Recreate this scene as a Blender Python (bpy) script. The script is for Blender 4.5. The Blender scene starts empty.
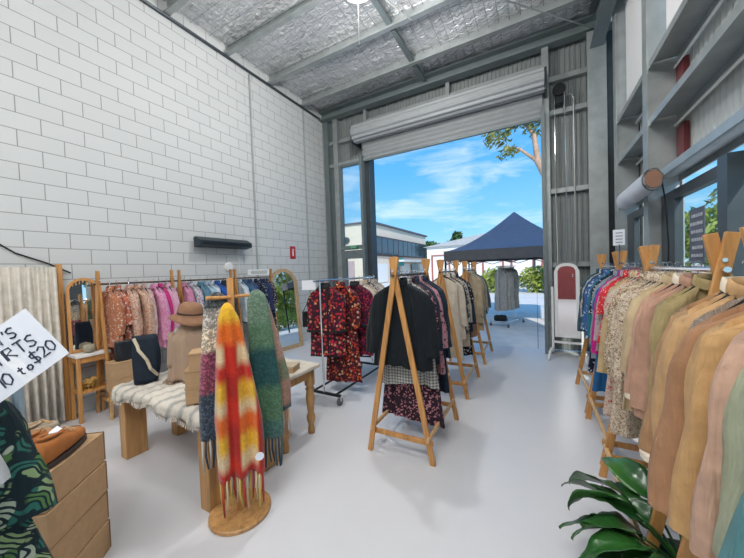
import bpy, bmesh, math, random
from mathutils import Vector, Matrix
from math import sin, cos, pi, exp, radians as RD
random.seed(7)
SC = bpy.context.scene
COL = SC.collection

# ------------------------------------------------------------------ camera
FPX, YAW, PIT, ROL = 301.16, 0.50085, -0.0266996, -0.0346653
cy, sy, cp, sp = cos(YAW), sin(YAW), cos(PIT), sin(PIT)
fwd = Vector((-sy*cp, cy*cp, sp)); rgt = Vector((cy, sy, 0)); upv = rgt.cross(fwd)
r2 = cos(ROL)*rgt + sin(ROL)*upv; u2 = -sin(ROL)*rgt + cos(ROL)*upv
cd = bpy.data.cameras.new('camera'); cam = bpy.data.objects.new('camera', cd); COL.objects.link(cam)
cd.sensor_fit = 'HORIZONTAL'; cd.sensor_width = 36; cd.lens = FPX/744*36; cd.clip_start = .03; cd.clip_end = 400
mw = Matrix.Identity(4)
for i in range(3):
    mw[i][0], mw[i][1], mw[i][2] = r2[i], u2[i], -fwd[i]
mw.translation = (0, 0, 1.6); cam.matrix_world = mw
SC.camera = cam

# ------------------------------------------------------------------ world: blue sky with thin streaks of cloud
W = bpy.data.worlds.new('sky'); SC.world = W; W.use_nodes = True
nt = W.node_tree; nt.nodes.clear()
def wn(t, **k):
    n = nt.nodes.new(t)
    for a, b in k.items(): setattr(n, a, b)
    return n
tc = wn('ShaderNodeTexCoord'); sep = wn('ShaderNodeSeparateXYZ'); nt.links.new(tc.outputs['Generated'], sep.inputs[0])
rp = wn('ShaderNodeValToRGB'); nt.links.new(sep.outputs['Z'], rp.inputs[0])
el = rp.color_ramp.elements
el[0].position = 0.0; el[0].color = (.50, .77, .93, 1)
el[1].position = .62; el[1].color = (.05, .28, .72, 1)
e = el.new(.12); e.color = (.25, .60, .93, 1)
e = el.new(.30); e.color = (.11, .43, .86, 1)
mp = wn('ShaderNodeMapping'); mp.inputs['Scale'].default_value = (1.6, 1.6, 7.5); mp.inputs['Rotation'].default_value = (.12, -.1, .5)
nt.links.new(tc.outputs['Generated'], mp.inputs[0])
nz = wn('ShaderNodeTexNoise'); nz.inputs['Scale'].default_value = 2.1; nz.inputs['Detail'].default_value = 7; nz.inputs['Roughness'].default_value = .62; nz.inputs['Distortion'].default_value = .5
nt.links.new(mp.outputs[0], nz.inputs['Vector'])
cr = wn('ShaderNodeValToRGB'); cr.color_ramp.elements[0].position = .50; cr.color_ramp.elements[1].position = .86
cr.color_ramp.elements[1].color = (.8, .8, .8, 1)
nt.links.new(nz.outputs[0], cr.inputs[0])
mx = wn('ShaderNodeMixRGB'); nt.links.new(cr.outputs[0], mx.inputs[0]); nt.links.new(rp.outputs[0], mx.inputs[1]); mx.inputs[2].default_value = (.88, .95, 1.0, 1)
bg = wn('ShaderNodeBackground'); nt.links.new(mx.outputs[0], bg.inputs[0]); bg.inputs[1].default_value = 1.05
wo = wn('ShaderNodeOutputWorld'); nt.links.new(bg.outputs[0], wo.inputs[0])

# ------------------------------------------------------------------ sun (behind the shop, over its roof), the pendant's bulb and added fill lamps
sd = bpy.data.lights.new('sun', 'SUN'); sd.energy = 3.0; sd.angle = .01; sd.color = (1, .95, .87)
so = bpy.data.objects.new('sun', sd); COL.objects.link(so)
so.rotation_euler = Vector((-.34, .78, -.61)).to_track_quat('-Z', 'Y').to_euler()
def area(name, loc, sx, sy_, en, col=(1, .97, .92)):
    l = bpy.data.lights.new(name, 'AREA'); l.shape = 'RECTANGLE'; l.size = sx; l.size_y = sy_; l.energy = en; l.color = col
    o = bpy.data.objects.new(name, l); COL.objects.link(o); o.location = loc; return o
def bulb(name, loc, en, rad=.3, col=(1, .985, .965)):
    l = bpy.data.lights.new(name, 'POINT'); l.energy = en; l.color = col; l.shadow_soft_size = rad
    o = bpy.data.objects.new(name, l); COL.objects.link(o); o.location = loc; return o
area('room_fill_light', (-.9, -1.6, 5.0), 3.0, 1.6, 105, (1, .99, .98))  # added area lamp out of view, brightens the whole room
bulb('pendant_or_fill_bulb', (-.1, -1.2, 4.6), 75)  # added bulb with no fitting, fills the room and ceiling
bulb('pendant_or_fill_bulb', (-.7, .9, 5.0), 95)  # another added bulb out of view, lifts the foil ceiling
bulb('pendant_or_fill_bulb', (-1.9, 3.35, 4.98), 155, .10)  # this one belongs to the pendant light

vs = SC.view_settings; SC.display_settings.display_device = 'sRGB'
vs.view_transform = 'Standard'; vs.look = 'None'; vs.gamma = 1; vs.exposure = 0.28; vs.use_curve_mapping = False

# ================================================================== material helpers
MATS = {}
def newmat(name, rough=.6, metal=0., spec=.5):
    m = bpy.data.materials.new(name); m.use_nodes = True
    b = m.node_tree.nodes['Principled BSDF']
    b.inputs['Roughness'].default_value = rough; b.inputs['Metallic'].default_value = metal
    b.inputs['Specular IOR Level'].default_value = spec
    return m, m.node_tree, b
def c4(c): return (c[0], c[1], c[2], 1)
def nn(t, ty, **k):
    n = t.nodes.new(ty)
    for a, b in k.items():
        if a in n.inputs.keys(): n.inputs[a].default_value = b
        else: setattr(n, a, b)
    return n
def coords(t, scale=(1, 1, 1), rnd=False, rot=(0, 0, 0)):
    c = nn(t, 'ShaderNodeTexCoord'); m = nn(t, 'ShaderNodeMapping'); m.inputs['Scale'].default_value = scale; m.inputs['Rotation'].default_value = rot
    t.links.new(c.outputs['Object'], m.inputs[0])
    if rnd:
        oi = nn(t, 'ShaderNodeObjectInfo'); mu = nn(t, 'ShaderNodeMath', operation='MULTIPLY'); mu.inputs[1].default_value = 9.
        t.links.new(oi.outputs['Random'], mu.inputs[0]); t.links.new(mu.outputs[0], m.inputs['Location'])
    return m.outputs[0]
def ramp(t, fac, stops, const=False):
    r = nn(t, 'ShaderNodeValToRGB'); e = r.color_ramp.elements
    if const: r.color_ramp.interpolation = 'CONSTANT'
    e[0].position, e[0].color = stops[0][0], c4(stops[0][1])
    e[1].position, e[1].color = stops[-1][0], c4(stops[-1][1])
    for p, c in stops[1:-1]:
        x = e.new(p); x.color = c4(c)
    t.links.new(fac, r.inputs[0]); return r.outputs[0]
def bump(t, b, h, st=.3, dist=.01):
    n = nn(t, 'ShaderNodeBump'); n.inputs['Strength'].default_value = st; n.inputs['Distance'].default_value = dist
    t.links.new(h, n.inputs['Height']); t.links.new(n.outputs[0], b.inputs['Normal'])
def mul(c, f): return tuple(max(0, min(1, v*f)) for v in c)
def plain(name, c, rough=.5, metal=0., spec=.5, var=.12, sc=6, bmp=0.):
    if name in MATS: return MATS[name]
    m, t, b = newmat(name, rough, metal, spec)
    nz = nn(t, 'ShaderNodeTexNoise', Scale=sc, Detail=5.); t.links.new(coords(t), nz.inputs['Vector'])
    t.links.new(ramp(t, nz.outputs[0], [(.3, mul(c, 1-var)), (.7, mul(c, 1+var))]), b.inputs['Base Color'])
    if bmp: bump(t, b, nz.outputs[0], bmp)
    MATS[name] = m; return m
def wood(name, c, sc=1., axis=(9, 9, .7), rough=.45):
    if name in MATS: return MATS[name]
    m, t, b = newmat(name, rough)
    nz = nn(t, 'ShaderNodeTexNoise', Scale=4*sc, Detail=6., Distortion=.8); t.links.new(coords(t, axis, True), nz.inputs['Vector'])
    t.links.new(ramp(t, nz.outputs[0], [(.25, mul(c, .62)), (.5, c), (.75, mul(c, 1.25))]), b.inputs['Base Color'])
    bump(t, b, nz.outputs[0], .12, .004); MATS[name] = m; return m
def fab(kind, cols, sc=1., rough=.85):
    key = 'fabric_%s_%s_%s' % (kind, '_'.join('%02d%02d%02d' % tuple(int(v*99) for v in c) for c in cols), sc)
    if key in MATS: return MATS[key]
    m, t, b = newmat('fabric', rough, 0, .25)
    b.inputs['Sheen Weight'].default_value = .05
    co = coords(t, (1, 1, 1), True)
    fine = nn(t, 'ShaderNodeTexNoise', Scale=160., Detail=3.); t.links.new(co, fine.inputs['Vector'])
    bsrc = fine.outputs[0]; bst = .25
    fm = nn(t, 'ShaderNodeMapping'); fm.inputs['Scale'].default_value = (20, 20, 2.2); t.links.new(co, fm.inputs[0])
    fo = nn(t, 'ShaderNodeTexNoise', Scale=1., Detail=3., Distortion=.4); t.links.new(fm.outputs[0], fo.inputs['Vector'])
    fo2 = nn(t, 'ShaderNodeTexNoise', Scale=9., Detail=3.); t.links.new(co, fo2.inputs['Vector'])
    fs = nn(t, 'ShaderNodeMath', operation='MULTIPLY_ADD'); t.links.new(fo2.outputs[0], fs.inputs[0]); fs.inputs[1].default_value = .5; t.links.new(fo.outputs[0], fs.inputs[2])
    fb = nn(t, 'ShaderNodeBump'); fb.inputs['Strength'].default_value = .75; fb.inputs['Distance'].default_value = .035; t.links.new(fs.outputs[0], fb.inputs['Height'])
    if kind == 'plain':
        nz = nn(t, 'ShaderNodeTexNoise', Scale=14., Detail=6.); t.links.new(co, nz.inputs['Vector'])
        o = ramp(t, nz.outputs[0], [(.3, mul(cols[0], .86)), (.7, mul(cols[0], 1.12))])
    elif kind == 'floral':
        v = nn(t, 'ShaderNodeTexVoronoi', Scale=44*sc); 
        nz = nn(t, 'ShaderNodeTexNoise', Scale=20*sc, Detail=3.); t.links.new(co, nz.inputs['Vector'])
        ad = nn(t, 'ShaderNodeMixRGB', blend_type='ADD'); ad.inputs[0].default_value = .05; t.links.new(co, ad.inputs[1]); t.links.new(nz.outputs[1], ad.inputs[2])
        t.links.new(ad.outputs[0], v.inputs['Vector'])
        sp_ = nn(t, 'ShaderNodeSeparateColor'); t.links.new(v.outputs['Color'], sp_.inputs[0])
        st = [(i/len(cols), c) for i, c in enumerate(cols)]
        pet = ramp(t, sp_.outputs[0], st if len(st) > 1 else st*2, True)
        k = ramp(t, v.outputs['Distance'], [(.0, (1, 1, 1)), (.40, (1, 1, 1)), (.5, (0, 0, 0))])
        mxx = nn(t, 'ShaderNodeMixRGB'); t.links.new(k, mxx.inputs[0]); mxx.inputs[1].default_value = c4(cols[0]); t.links.new(pet, mxx.inputs[2]); o = mxx.outputs[0]
    elif kind == 'blotch':
        nz = nn(t, 'ShaderNodeTexNoise', Scale=30*sc, Detail=4., Distortion=1.2); t.links.new(co, nz.inputs['Vector'])
        n = len(cols); o = ramp(t, nz.outputs[0], [(.32+.36*i/n if i else 0, c) for i, c in enumerate(cols)], True)
    elif kind == 'stripe':
        w = nn(t, 'ShaderNodeTexWave', Scale=8*sc, Distortion=.4); w.bands_direction = 'X'; t.links.new(co, w.inputs['Vector'])
        o = ramp(t, w.outputs[1], [(.0, cols[0]), (.45, cols[0]), (.55, cols[1])])
    elif kind == 'plaid':
        w = nn(t, 'ShaderNodeTexWave', Scale=9*sc); w.bands_direction = 'X'; t.links.new(co, w.inputs['Vector'])
        w2 = nn(t, 'ShaderNodeTexWave', Scale=9*sc); w2.bands_direction = 'Z'; t.links.new(co, w2.inputs['Vector'])
        a = nn(t, 'ShaderNodeMath', operation='ADD'); t.links.new(w.outputs[1], a.inputs[0]); t.links.new(w2.outputs[1], a.inputs[1])
        h = nn(t, 'ShaderNodeMath', operation='MULTIPLY'); h.inputs[1].default_value = .5; t.links.new(a.outputs[0], h.inputs[0])
        o = ramp(t, h.outputs[0], [(.15, cols[0]), (.5, cols[1]), (.85, cols[-1])])
    elif kind == 'knit':
        w = nn(t, 'ShaderNodeTexWave', Scale=46*sc, Distortion=.6); w.bands_direction = 'X'; t.links.new(co, w.inputs['Vector'])
        o = ramp(t, w.outputs[1], [(.0, mul(cols[0], .86)), (.6, mul(cols[0], 1.05))]); bsrc = w.outputs[1]; bst = .5
    elif kind == 'leaf':
        nz = nn(t, 'ShaderNodeTexNoise', Scale=6*sc, Detail=1.); t.links.new(co, nz.inputs['Vector'])
        ad = nn(t, 'ShaderNodeMixRGB', blend_type='ADD'); ad.inputs[0].default_value = .16; t.links.new(co, ad.inputs[1]); t.links.new(nz.outputs[1], ad.inputs[2])
        w = nn(t, 'ShaderNodeTexWave', Scale=11*sc, Distortion=1.0); w.bands_direction = 'DIAGONAL'; t.links.new(ad.outputs[0], w.inputs['Vector'])
        v = nn(t, 'ShaderNodeTexVoronoi', Scale=8.5*sc); t.links.new(ad.outputs[0], v.inputs['Vector'])
        s_ = nn(t, 'ShaderNodeSeparateColor'); t.links.new(v.outputs['Color'], s_.inputs[0])
        pc = ramp(t, s_.outputs[0], [(i/len(cols[1:]), c) for i, c in enumerate(cols[1:])], True)
        k = ramp(t, w.outputs[1], [(0, (0, 0, 0)), (.33, (0, 0, 0)), (.40, (1, 1, 1))])
        k2 = ramp(t, v.outputs['Distance'], [(.0, (1, 1, 1)), (.5, (1, 1, 1)), (.56, (0, 0, 0))])
        mm = nn(t, 'ShaderNodeMixRGB', blend_type='MULTIPLY'); mm.inputs[0].default_value = 1; t.links.new(k, mm.inputs[1]); t.links.new(k2, mm.inputs[2])
        mxx = nn(t, 'ShaderNodeMixRGB'); t.links.new(mm.outputs[0], mxx.inputs[0]); mxx.inputs[1].default_value = c4(cols[0]); t.links.new(pc, mxx.inputs[2]); o = mxx.outputs[0]
    elif kind == 'bands':   # cols = [(zpos, colour)...] given through BAND
        pass
    t.links.new(o, b.inputs['Base Color']); bump(t, b, bsrc, bst, .003)
    t.links.new(fb.outputs[0], b.inputs['Normal'].links[0].from_node.inputs['Normal'])
    MATS[key] = m; return m

WOOD = wood('honey_pine', (.55, .27, .085))
WOODL = wood('pale_pine', (.66, .42, .20))
WOODT = wood('rough_oak', (.50, .27, .10), .7)
STEEL = plain('galvanised_steel', (.38, .41, .41), .42, .5, .5, .14, 5)
STEELD = plain('grey_painted_steel', (.17, .205, .21), .5, .2, .5, .08)
FRAME = plain('charcoal_aluminium', (.055, .07, .08), .4, .3)
CHROME = plain('chrome', (.75, .76, .78), .12, 1., .5, .03)
BLACKM = plain('black_metal', (.02, .022, .025), .4, .5)
BLACKF = plain('black_velvet', (.012, .013, .016), .9)
WHITEP = plain('white_paint', (.82, .82, .80), .45, 0, .5, .03)
PAPER = plain('white_paper', (.80, .82, .88), .7, 0, .3, .02)
INK = plain('dark_ink', (.02, .025, .06), .6)
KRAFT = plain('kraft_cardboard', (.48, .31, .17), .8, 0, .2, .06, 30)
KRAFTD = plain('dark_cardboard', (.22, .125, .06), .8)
RUBBER = plain('grey_rubber', (.12, .12, .125), .7)
CONC = plain('driveway_concrete', (.78, .75, .70), .85, 0, .3, .08, 3)
def glassmat():
    m, t, b = newmat('window_glass', .03); t.nodes.remove(b)
    tr = nn(t, 'ShaderNodeBsdfTransparent'); tr.inputs[0].default_value = (.93, .97, .96, 1); gl = nn(t, 'ShaderNodeBsdfGlossy', Roughness=.02)
    mx = nn(t, 'ShaderNodeMixShader'); mx.inputs[0].default_value = .08
    t.links.new(tr.outputs[0], mx.inputs[1]); t.links.new(gl.outputs[0], mx.inputs[2]); t.links.new(mx.outputs[0], t.nodes['Material Output'].inputs[0]); return m
GLASS = glassmat()
MIRROR = plain('mirror_glass', (.86, .88, .88), .015, 1., .5, 0.)
def blockwall():
    m, t, b = newmat('white_blockwork', .75, 0, .3)
    c = nn(t, 'ShaderNodeTexCoord'); s = nn(t, 'ShaderNodeSeparateXYZ'); t.links.new(c.outputs['Object'], s.inputs[0])
    k = nn(t, 'ShaderNodeCombineXYZ'); t.links.new(s.outputs['Y'], k.inputs[0]); t.links.new(s.outputs['Z'], k.inputs[1])
    br = nn(t, 'ShaderNodeTexBrick'); t.links.new(k.outputs[0], br.inputs['Vector'])
    for a, v in (('Scale', 1.), ('Mortar Size', .005), ('Mortar Smooth', .3), ('Brick Width', .372), ('Row Height', .1805), ('Bias', -.3)): br.inputs[a].default_value = v
    br.offset = .5
    br.inputs['Color1'].default_value = (.63, .645, .64, 1); br.inputs['Color2'].default_value = (.60, .615, .61, 1); br.inputs['Mortar'].default_value = (.30, .30, .295, 1)
    t.links.new(br.outputs[0], b.inputs['Base Color'])
    nz = nn(t, 'ShaderNodeTexNoise', Scale=90., Detail=4.); t.links.new(c.outputs['Object'], nz.inputs['Vector'])
    iv = nn(t, 'ShaderNodeMath', operation='MULTIPLY_ADD'); iv.inputs[1].default_value = -2.5; t.links.new(br.outputs['Fac'], iv.inputs[0]); t.links.new(nz.outputs[0], iv.inputs[2])
    bump(t, b, iv.outputs[0], .35, .006); return m
def floormat():
    m, t, b = newmat('white_epoxy_floor', .3, 0, .5)
    nz = nn(t, 'ShaderNodeTexNoise', Scale=1.1, Detail=8., Roughness=.65); t.links.new(coords(t), nz.inputs['Vector'])
    t.links.new(ramp(t, nz.outputs[0], [(.3, (.655, .66, .685)), (.7, (.70, .705, .725))]), b.inputs['Base Color'])
    t.links.new(ramp(t, nz.outputs[0], [(.3, (.27, .27, .27)), (.7, (.36, .36, .36))]), b.inputs['Roughness'])
    return m
def foilmat():
    m, t, b = newmat('silver_foil', .27, .6, .5)
    nz = nn(t, 'ShaderNodeTexNoise', Scale=7., Detail=5., Distortion=.6); t.links.new(coords(t, (1, 2.2, 1)), nz.inputs['Vector'])
    t.links.new(ramp(t, nz.outputs[0], [(.3, (.86, .87, .88)), (.7, (.98, .98, .99))]), b.inputs['Base Color']); bump(t, b, nz.outputs[0], .85, .09); return m

# ================================================================== mesh helpers
def build(name, bm, mat, parent=None, smooth=False, loc=None, rz=0.):
    me = bpy.data.meshes.new(name); bm.to_mesh(me); bm.free()
    if mat is not None: me.materials.append(mat)
    if smooth:
        for p in me.polygons: p.use_smooth = True
    o = bpy.data.objects.new(name, me); COL.objects.link(o)
    if parent is not None: o.parent = parent
    if loc is not None: o.location = loc
    o.rotation_euler[2] = rz
    return o
def empty(name, loc=(0, 0, 0), rz=0.):
    o = bpy.data.objects.new(name, None); COL.objects.link(o); o.location = loc; o.rotation_euler[2] = rz; o.empty_display_size = .1; return o
LABELS = {}
def tag(o, label, cat, group=None, kind=None):
    o['label'] = label; o['category'] = cat
    if group: o['group'] = group
    if kind: o['kind'] = kind
    return o
def struct(o): o['kind'] = 'structure'; return o
def BM(): return bmesh.new()
def box(bm, lo, hi, bev=0.):
    c = [(a+b)/2 for a, b in zip(lo, hi)]; s = [abs(b-a) for a, b in zip(lo, hi)]
    r = bmesh.ops.create_cube(bm, size=1, matrix=Matrix.Translation(c) @ Matrix.Diagonal((*s, 1)))
    if bev:
        es = list({e for v in r['verts'] for e in v.link_edges})
        bmesh.ops.bevel(bm, geom=es, offset=bev, segments=2, affect='EDGES', profile=.5)
    return bm
def beam(bm, a, b, w, h, side=None):   # bar of section w x h from a to b
    a, b = Vector(a), Vector(b); d = (b-a); L = d.length; d.normalize()
    x = Vector(side) if side else (Vector((0, 0, 1)) if abs(d.z) < .9 else Vector((1, 0, 0)))
    x = (x - d*x.dot(d)).normalized(); y = d.cross(x)
    m = Matrix(((x.x, y.x, d.x, 0), (x.y, y.y, d.y, 0), (x.z, y.z, d.z, 0), (0, 0, 0, 1)))
    r = bmesh.ops.create_cube(bm, size=1, matrix=Matrix.Translation((a+b)/2) @ m @ Matrix.Diagonal((w, h, L, 1)))
    es = list({e for v in r['verts'] for e in v.link_edges})
    bmesh.ops.bevel(bm, geom=es, offset=min(w, h)*.12, segments=1, affect='EDGES')
    return bm
def tube(bm, pts, r, n=8, cap=True):
    pts = [Vector(p) for p in pts]; rs = r if isinstance(r, (list, tuple)) else [r]*len(pts); rings = []
    t0 = (pts[1]-pts[0]).normalized(); x = Vector((0, 0, 1)) if abs(t0.z) < .9 else Vector((1, 0, 0)); x = (x-t0*x.dot(t0)).normalized()
    for i, p in enumerate(pts):
        t = (pts[min(i+1, len(pts)-1)]-pts[max(i-1, 0)]).normalized(); x = (x-t*x.dot(t)).normalized(); y = t.cross(x)
        rings.append([bm.verts.new(p+rs[i]*(cos(2*pi*k/n)*x+sin(2*pi*k/n)*y)) for k in range(n)])
    for a, b in zip(rings, rings[1:]):
        for k in range(n): bm.faces.new((a[k], a[(k+1) % n], b[(k+1) % n], b[k]))
    if cap: bm.faces.new(rings[0][::-1]); bm.faces.new(rings[-1])
    return bm
def loft(bm, rings, cap0=False, cap1=False):
    R = [[bm.verts.new(p) for p in r] for r in rings]; n = len(R[0])
    for a, b in zip(R, R[1:]):
        for k in range(n): bm.faces.new((a[k], a[(k+1) % n], b[(k+1) % n], b[k]))
    if cap0: bm.faces.new(R[0][::-1])
    if cap1: bm.faces.new(R[-1])
    return bm
def lathe(bm, prof, n=24, c=(0, 0, 0)):
    return loft(bm, [[(c[0]+r*cos(2*pi*k/n), c[1]+r*sin(2*pi*k/n), c[2]+z) for k in range(n)] for r, z in prof], True, True)
def sweep_flat(bm, pts, r):  # thin strip helper for lettering: list of polylines
    return tube(bm, pts, r, 5)
def prism(bm, poly, d0, d1, ax):   # polygon (2D) extruded along axis ax from d0 to d1
    def P(q, d):
        return {0: (d, q[0], q[1]), 1: (q[0], d, q[1]), 2: (q[0], q[1], d)}[ax]
    return loft(bm, [[P(q, d0) for q in poly], [P(q, d1) for q in poly]], True, True)
def corrugated(bm, p0, p1, z0, z1, pitch, depth, nrm):   # vertical-rib sheet between two plan points
    p0, p1, nrm = Vector(p0), Vector(p1), Vector(nrm); L = (p1-p0).length; d = (p1-p0)/L; n = max(1, int(L/pitch)); pr = []
    for i in range(n):
        s = i*L/n; w = L/n
        pr += [(s, 0), (s+w*.62, 0), (s+w*.72, depth), (s+w*.90, depth)]
    pr.append((L, 0))
    lo = [bm.verts.new((*(p0+d*s+nrm*h).xy, z0)) for s, h in pr]; hi = [bm.verts.new((*(p0+d*s+nrm*h).xy, z1)) for s, h in pr]
    for i in range(len(pr)-1): bm.faces.new((lo[i], lo[i+1], hi[i+1], hi[i]))
    return bm
def solid(o, t):
    m = o.modifiers.new('thickness', 'SOLIDIFY'); m.thickness = t; m.offset = 0; return o

# ================================================================== the shop's shell
XL, XR, YB, ZC, YR = -4.86, 1.32, 6.5, 5.80, -4.2
o = struct(build('floor', box(BM(), (XL-.2, YR, -.12), (XR, YB+.05, 0)), floormat()))
bmw = blockwall()
wl = build('wall_left', box(BM(), (-.2, 0, 0), (0, YB-YR+.15, 5.9)), bmw); wl.location = (XL, YR+.06, 0); struct(wl)
wr_ = struct(build('wall_rear', box(BM(), (XL-.2, YR-.15, -.1), (XR+.2, YR, 5.9)), WHITEP))
d = struct(build('added_red_panel', box(BM(), (-1.40, YR, 0), (-.62, YR+.05, 3.3), .005), plain('dark_red_panel', (.20, .035, .035), .5))); build('panel_handle', box(BM(), (-.74, YR+.05, 1.0), (-.70, YR+.09, 1.15), .005), CHROME, d)  # unseen red panel, added to give the cheval mirror its red reflection
# roof with foil blanket
random.seed(3)
bm = BM(); nx, ny = 112, 220; vv = []
for j in range(ny+1):
    row = []
    for i in range(nx+1):
        x = XL-.1+(XR+.2-XL)*i/nx; y = YR+(YB+.2-YR)*j/ny
        cell = abs(sin(pi*(x/.165)))*.5*abs(sin(pi*y/.33))**.5
        row.append(bm.verts.new((x, y, ZC-.075*cell-.024*random.random()+.012*sin(7*y+3*x))))
    vv.append(row)
for j in range(ny):
    for i in range(nx): bm.faces.new((vv[j][i], vv[j][i+1], vv[j+1][i+1], vv[j+1][i]))
ceil = struct(build('ceiling', bm, foilmat(), smooth=True))
bm = BM()
for i in range(38):
    x = XL+.08+i*.165
    if x < XR: tube(bm, [(x, YR+.1, ZC-.075), (x, YB, ZC-.075)], .0045, 4)
for j in range(34):
    y = YR+.2+j*.32
    if y < YB: tube(bm, [(XL, y, ZC-.07), (XR, y, ZC-.07)], .0045, 4)
o = build('safety_mesh', bm, STEELD, ceil)
struct(build('roof_deck', box(BM(), (XL-.3, YR-.3, ZC+.06), (XR+.35, YB+.42, ZC+.16)), STEELD))
# purlins (Z sections across the room)
def purlin(y, z0=5.57, dp=.205):
    poly = [(y-.075, z0), (y+.01, z0), (y+.01, z0+dp-.012), (y+.085, z0+dp-.012), (y+.085, z0+dp), (y-.002, z0+dp), (y-.002, z0+.012), (y-.063, z0+.012), (y-.063, z0+.03), (y-.075, z0+.03)]
    bm = BM(); prism(bm, poly, XL+.005, XR-.1, 0)
    return bm
for i, y in enumerate([-3.3, -2.3, -1.3, -.3, .7, 1.7, 2.69, 3.69, 4.68, 5.69]):
    p = struct(build('trim_purlin', purlin(y), STEEL))
struct(build('trim_eave_beam', prism(BM(), [(6.30, 5.50), (6.50, 5.50), (6.50, 5.75), (6.30, 5.75), (6.30, 5.70), (6.44, 5.70), (6.44, 5.55), (6.30, 5.55)], XL+.005, 1.0, 0), STEELD))
for a, b in ((2.76, 3.62), (3.76, 4.61), (4.75, 5.62), (5.76, 6.30)):
    struct(build('trim_bridging', beam(BM(), (-2.04, a, 5.62), (-2.04, b, 5.62), .05, .09), STEELD))
struct(build('trim_brace_rod', tube(BM(), [(-2.3, 2.9, 5.53), (.9, 6.3, 5.49)], .011, 6), STEEL))
bm = BM(); tube(bm, [(XL+.03, YR+.02, 5.55), (XL+.03, YB, 5.55)], .025, 8)
struct(build('trim_wall_top_pipe', bm, FRAME))
# conduits down the left wall
for y, zt in ((4.15, 5.5), (5.69, 5.5), (6.42, 5.3)):
    struct(build('trim_wall_conduit', tube(BM(), [(XL+.02, y, .02), (XL+.02, y, zt)], .018, 8), plain('conduit_grey', (.36, .38, .39), .5)))

# ---------------- end wall with the roller door
bm = BM()
for x0, x1, z0, z1 in ((-4.62, -3.56, 4.32, 5.7), (-3.56, .2, 4.35, 5.7), (.2, 1.3, 0, 5.7)):
    corrugated(bm, (x0, 6.64, 0), (x1, 6.64, 0), z0, z1, .076, -.022, (0, 1, 0))
RIB = plain('grey_ribbed_sheet', (.27, .295, .29), .5, .25, .5, .06)
o = solid(struct(build('wall_back', bm, RIB)), .003)
for n, lo, hi, mt in (('corner_post', (-4.855, 6.44, 0), (-4.70, 6.62, 5.5), STEELD), ('window_post', (-4.53, 6.44, 0), (-4.40, 6.62, 5.5), STEEL),
    ('corner_sheet', (-4.86, 6.56, 0), (-4.42, 6.60, 5.6), STEELD),
    ('door_post', (-3.60, 6.36, 0), (-3.45, 6.62, 4.95), FRAME), ('mullion', (-3.62, 6.44, 4.3), (-3.55, 6.62, 5.5), STEEL), ('header_stud', (-1.62, 6.46, 4.9), (-1.54, 6.62, 5.5), STEEL),
    ('door_post', (.14, 6.38, 0), (.25, 6.64, 5.5), STEEL), ('portal_column', (.84, 6.30, 0), (1.02, 6.50, 5.45), STEELD), ('corner_infill', (1.02, 6.52, 0), (1.30, 6.62, 5.5), FRAME)):
    struct(build('trim_'+n, box(BM(), lo, hi, .006), mt))
bm = BM(); box(bm, (.80, 6.28, 0), (1.06, 6.30, 5.45)); struct(build('trim_column_flange', bm, STEEL))
for x0, x1, z in ((-4.72, -3.56, 4.32), (-4.72, -3.56, 4.90), (.24, .84, 1.55), (.24, .84, 2.90), (.24, .84, 4.32), (.24, .84, 4.92), (-3.56, .2, 5.2)):
    struct(build('trim_girt', box(BM(), (x0, 6.50, z), (x1, 6.62, z+.09), .004), STEEL))
# side window and glazed exit door left of the opening
w = struct(build('window_1', box(box(box(box(BM(), (-4.40, 6.46, 2.16), (-3.60, 6.56, 2.26)), (-4.40, 6.46, 4.26), (-3.60, 6.56, 4.32)), (-4.40, 6.46, 2.26), (-4.34, 6.56, 4.26)), (-3.66, 6.46, 2.26), (-3.60, 6.56, 4.26)), STEELD))
build('window_pane', box(BM(), (-4.34, 6.505, 2.26), (-3.66, 6.513, 4.26)), GLASS, w)
d = struct(build('door_1', box(box(box(box(box(BM(), (-4.40, 6.46, 1.93), (-3.60, 6.56, 2.14)), (-4.40, 6.46, .02), (-4.28, 6.56, 1.93)), (-3.72, 6.46, .02), (-3.60, 6.56, 1.93)), (-4.28, 6.46, .02), (-3.72, 6.56, .2)), (-4.28, 6.47, .95), (-3.72, 6.55, 1.02)), STEELD))
build('door_pane', box(BM(), (-4.28, 6.505, .2), (-3.72, 6.513, 1.93)), GLASS, d)
ex = build('exit_sign', box(BM(), (-4.13, 6.41, 2.17), (-3.89, 6.45, 2.25), .005), plain('exit_green', (.02, .30, .14), .4)); tag(ex, 'small green exit sign above the glazed side door', 'sign')
bm = BM()
def strokes(bm, glyphs, M, r):
    for g in glyphs:
        for pl in g: sweep_flat(bm, [M @ Vector((p[0], p[1], 0)) for p in pl], r)
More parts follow.
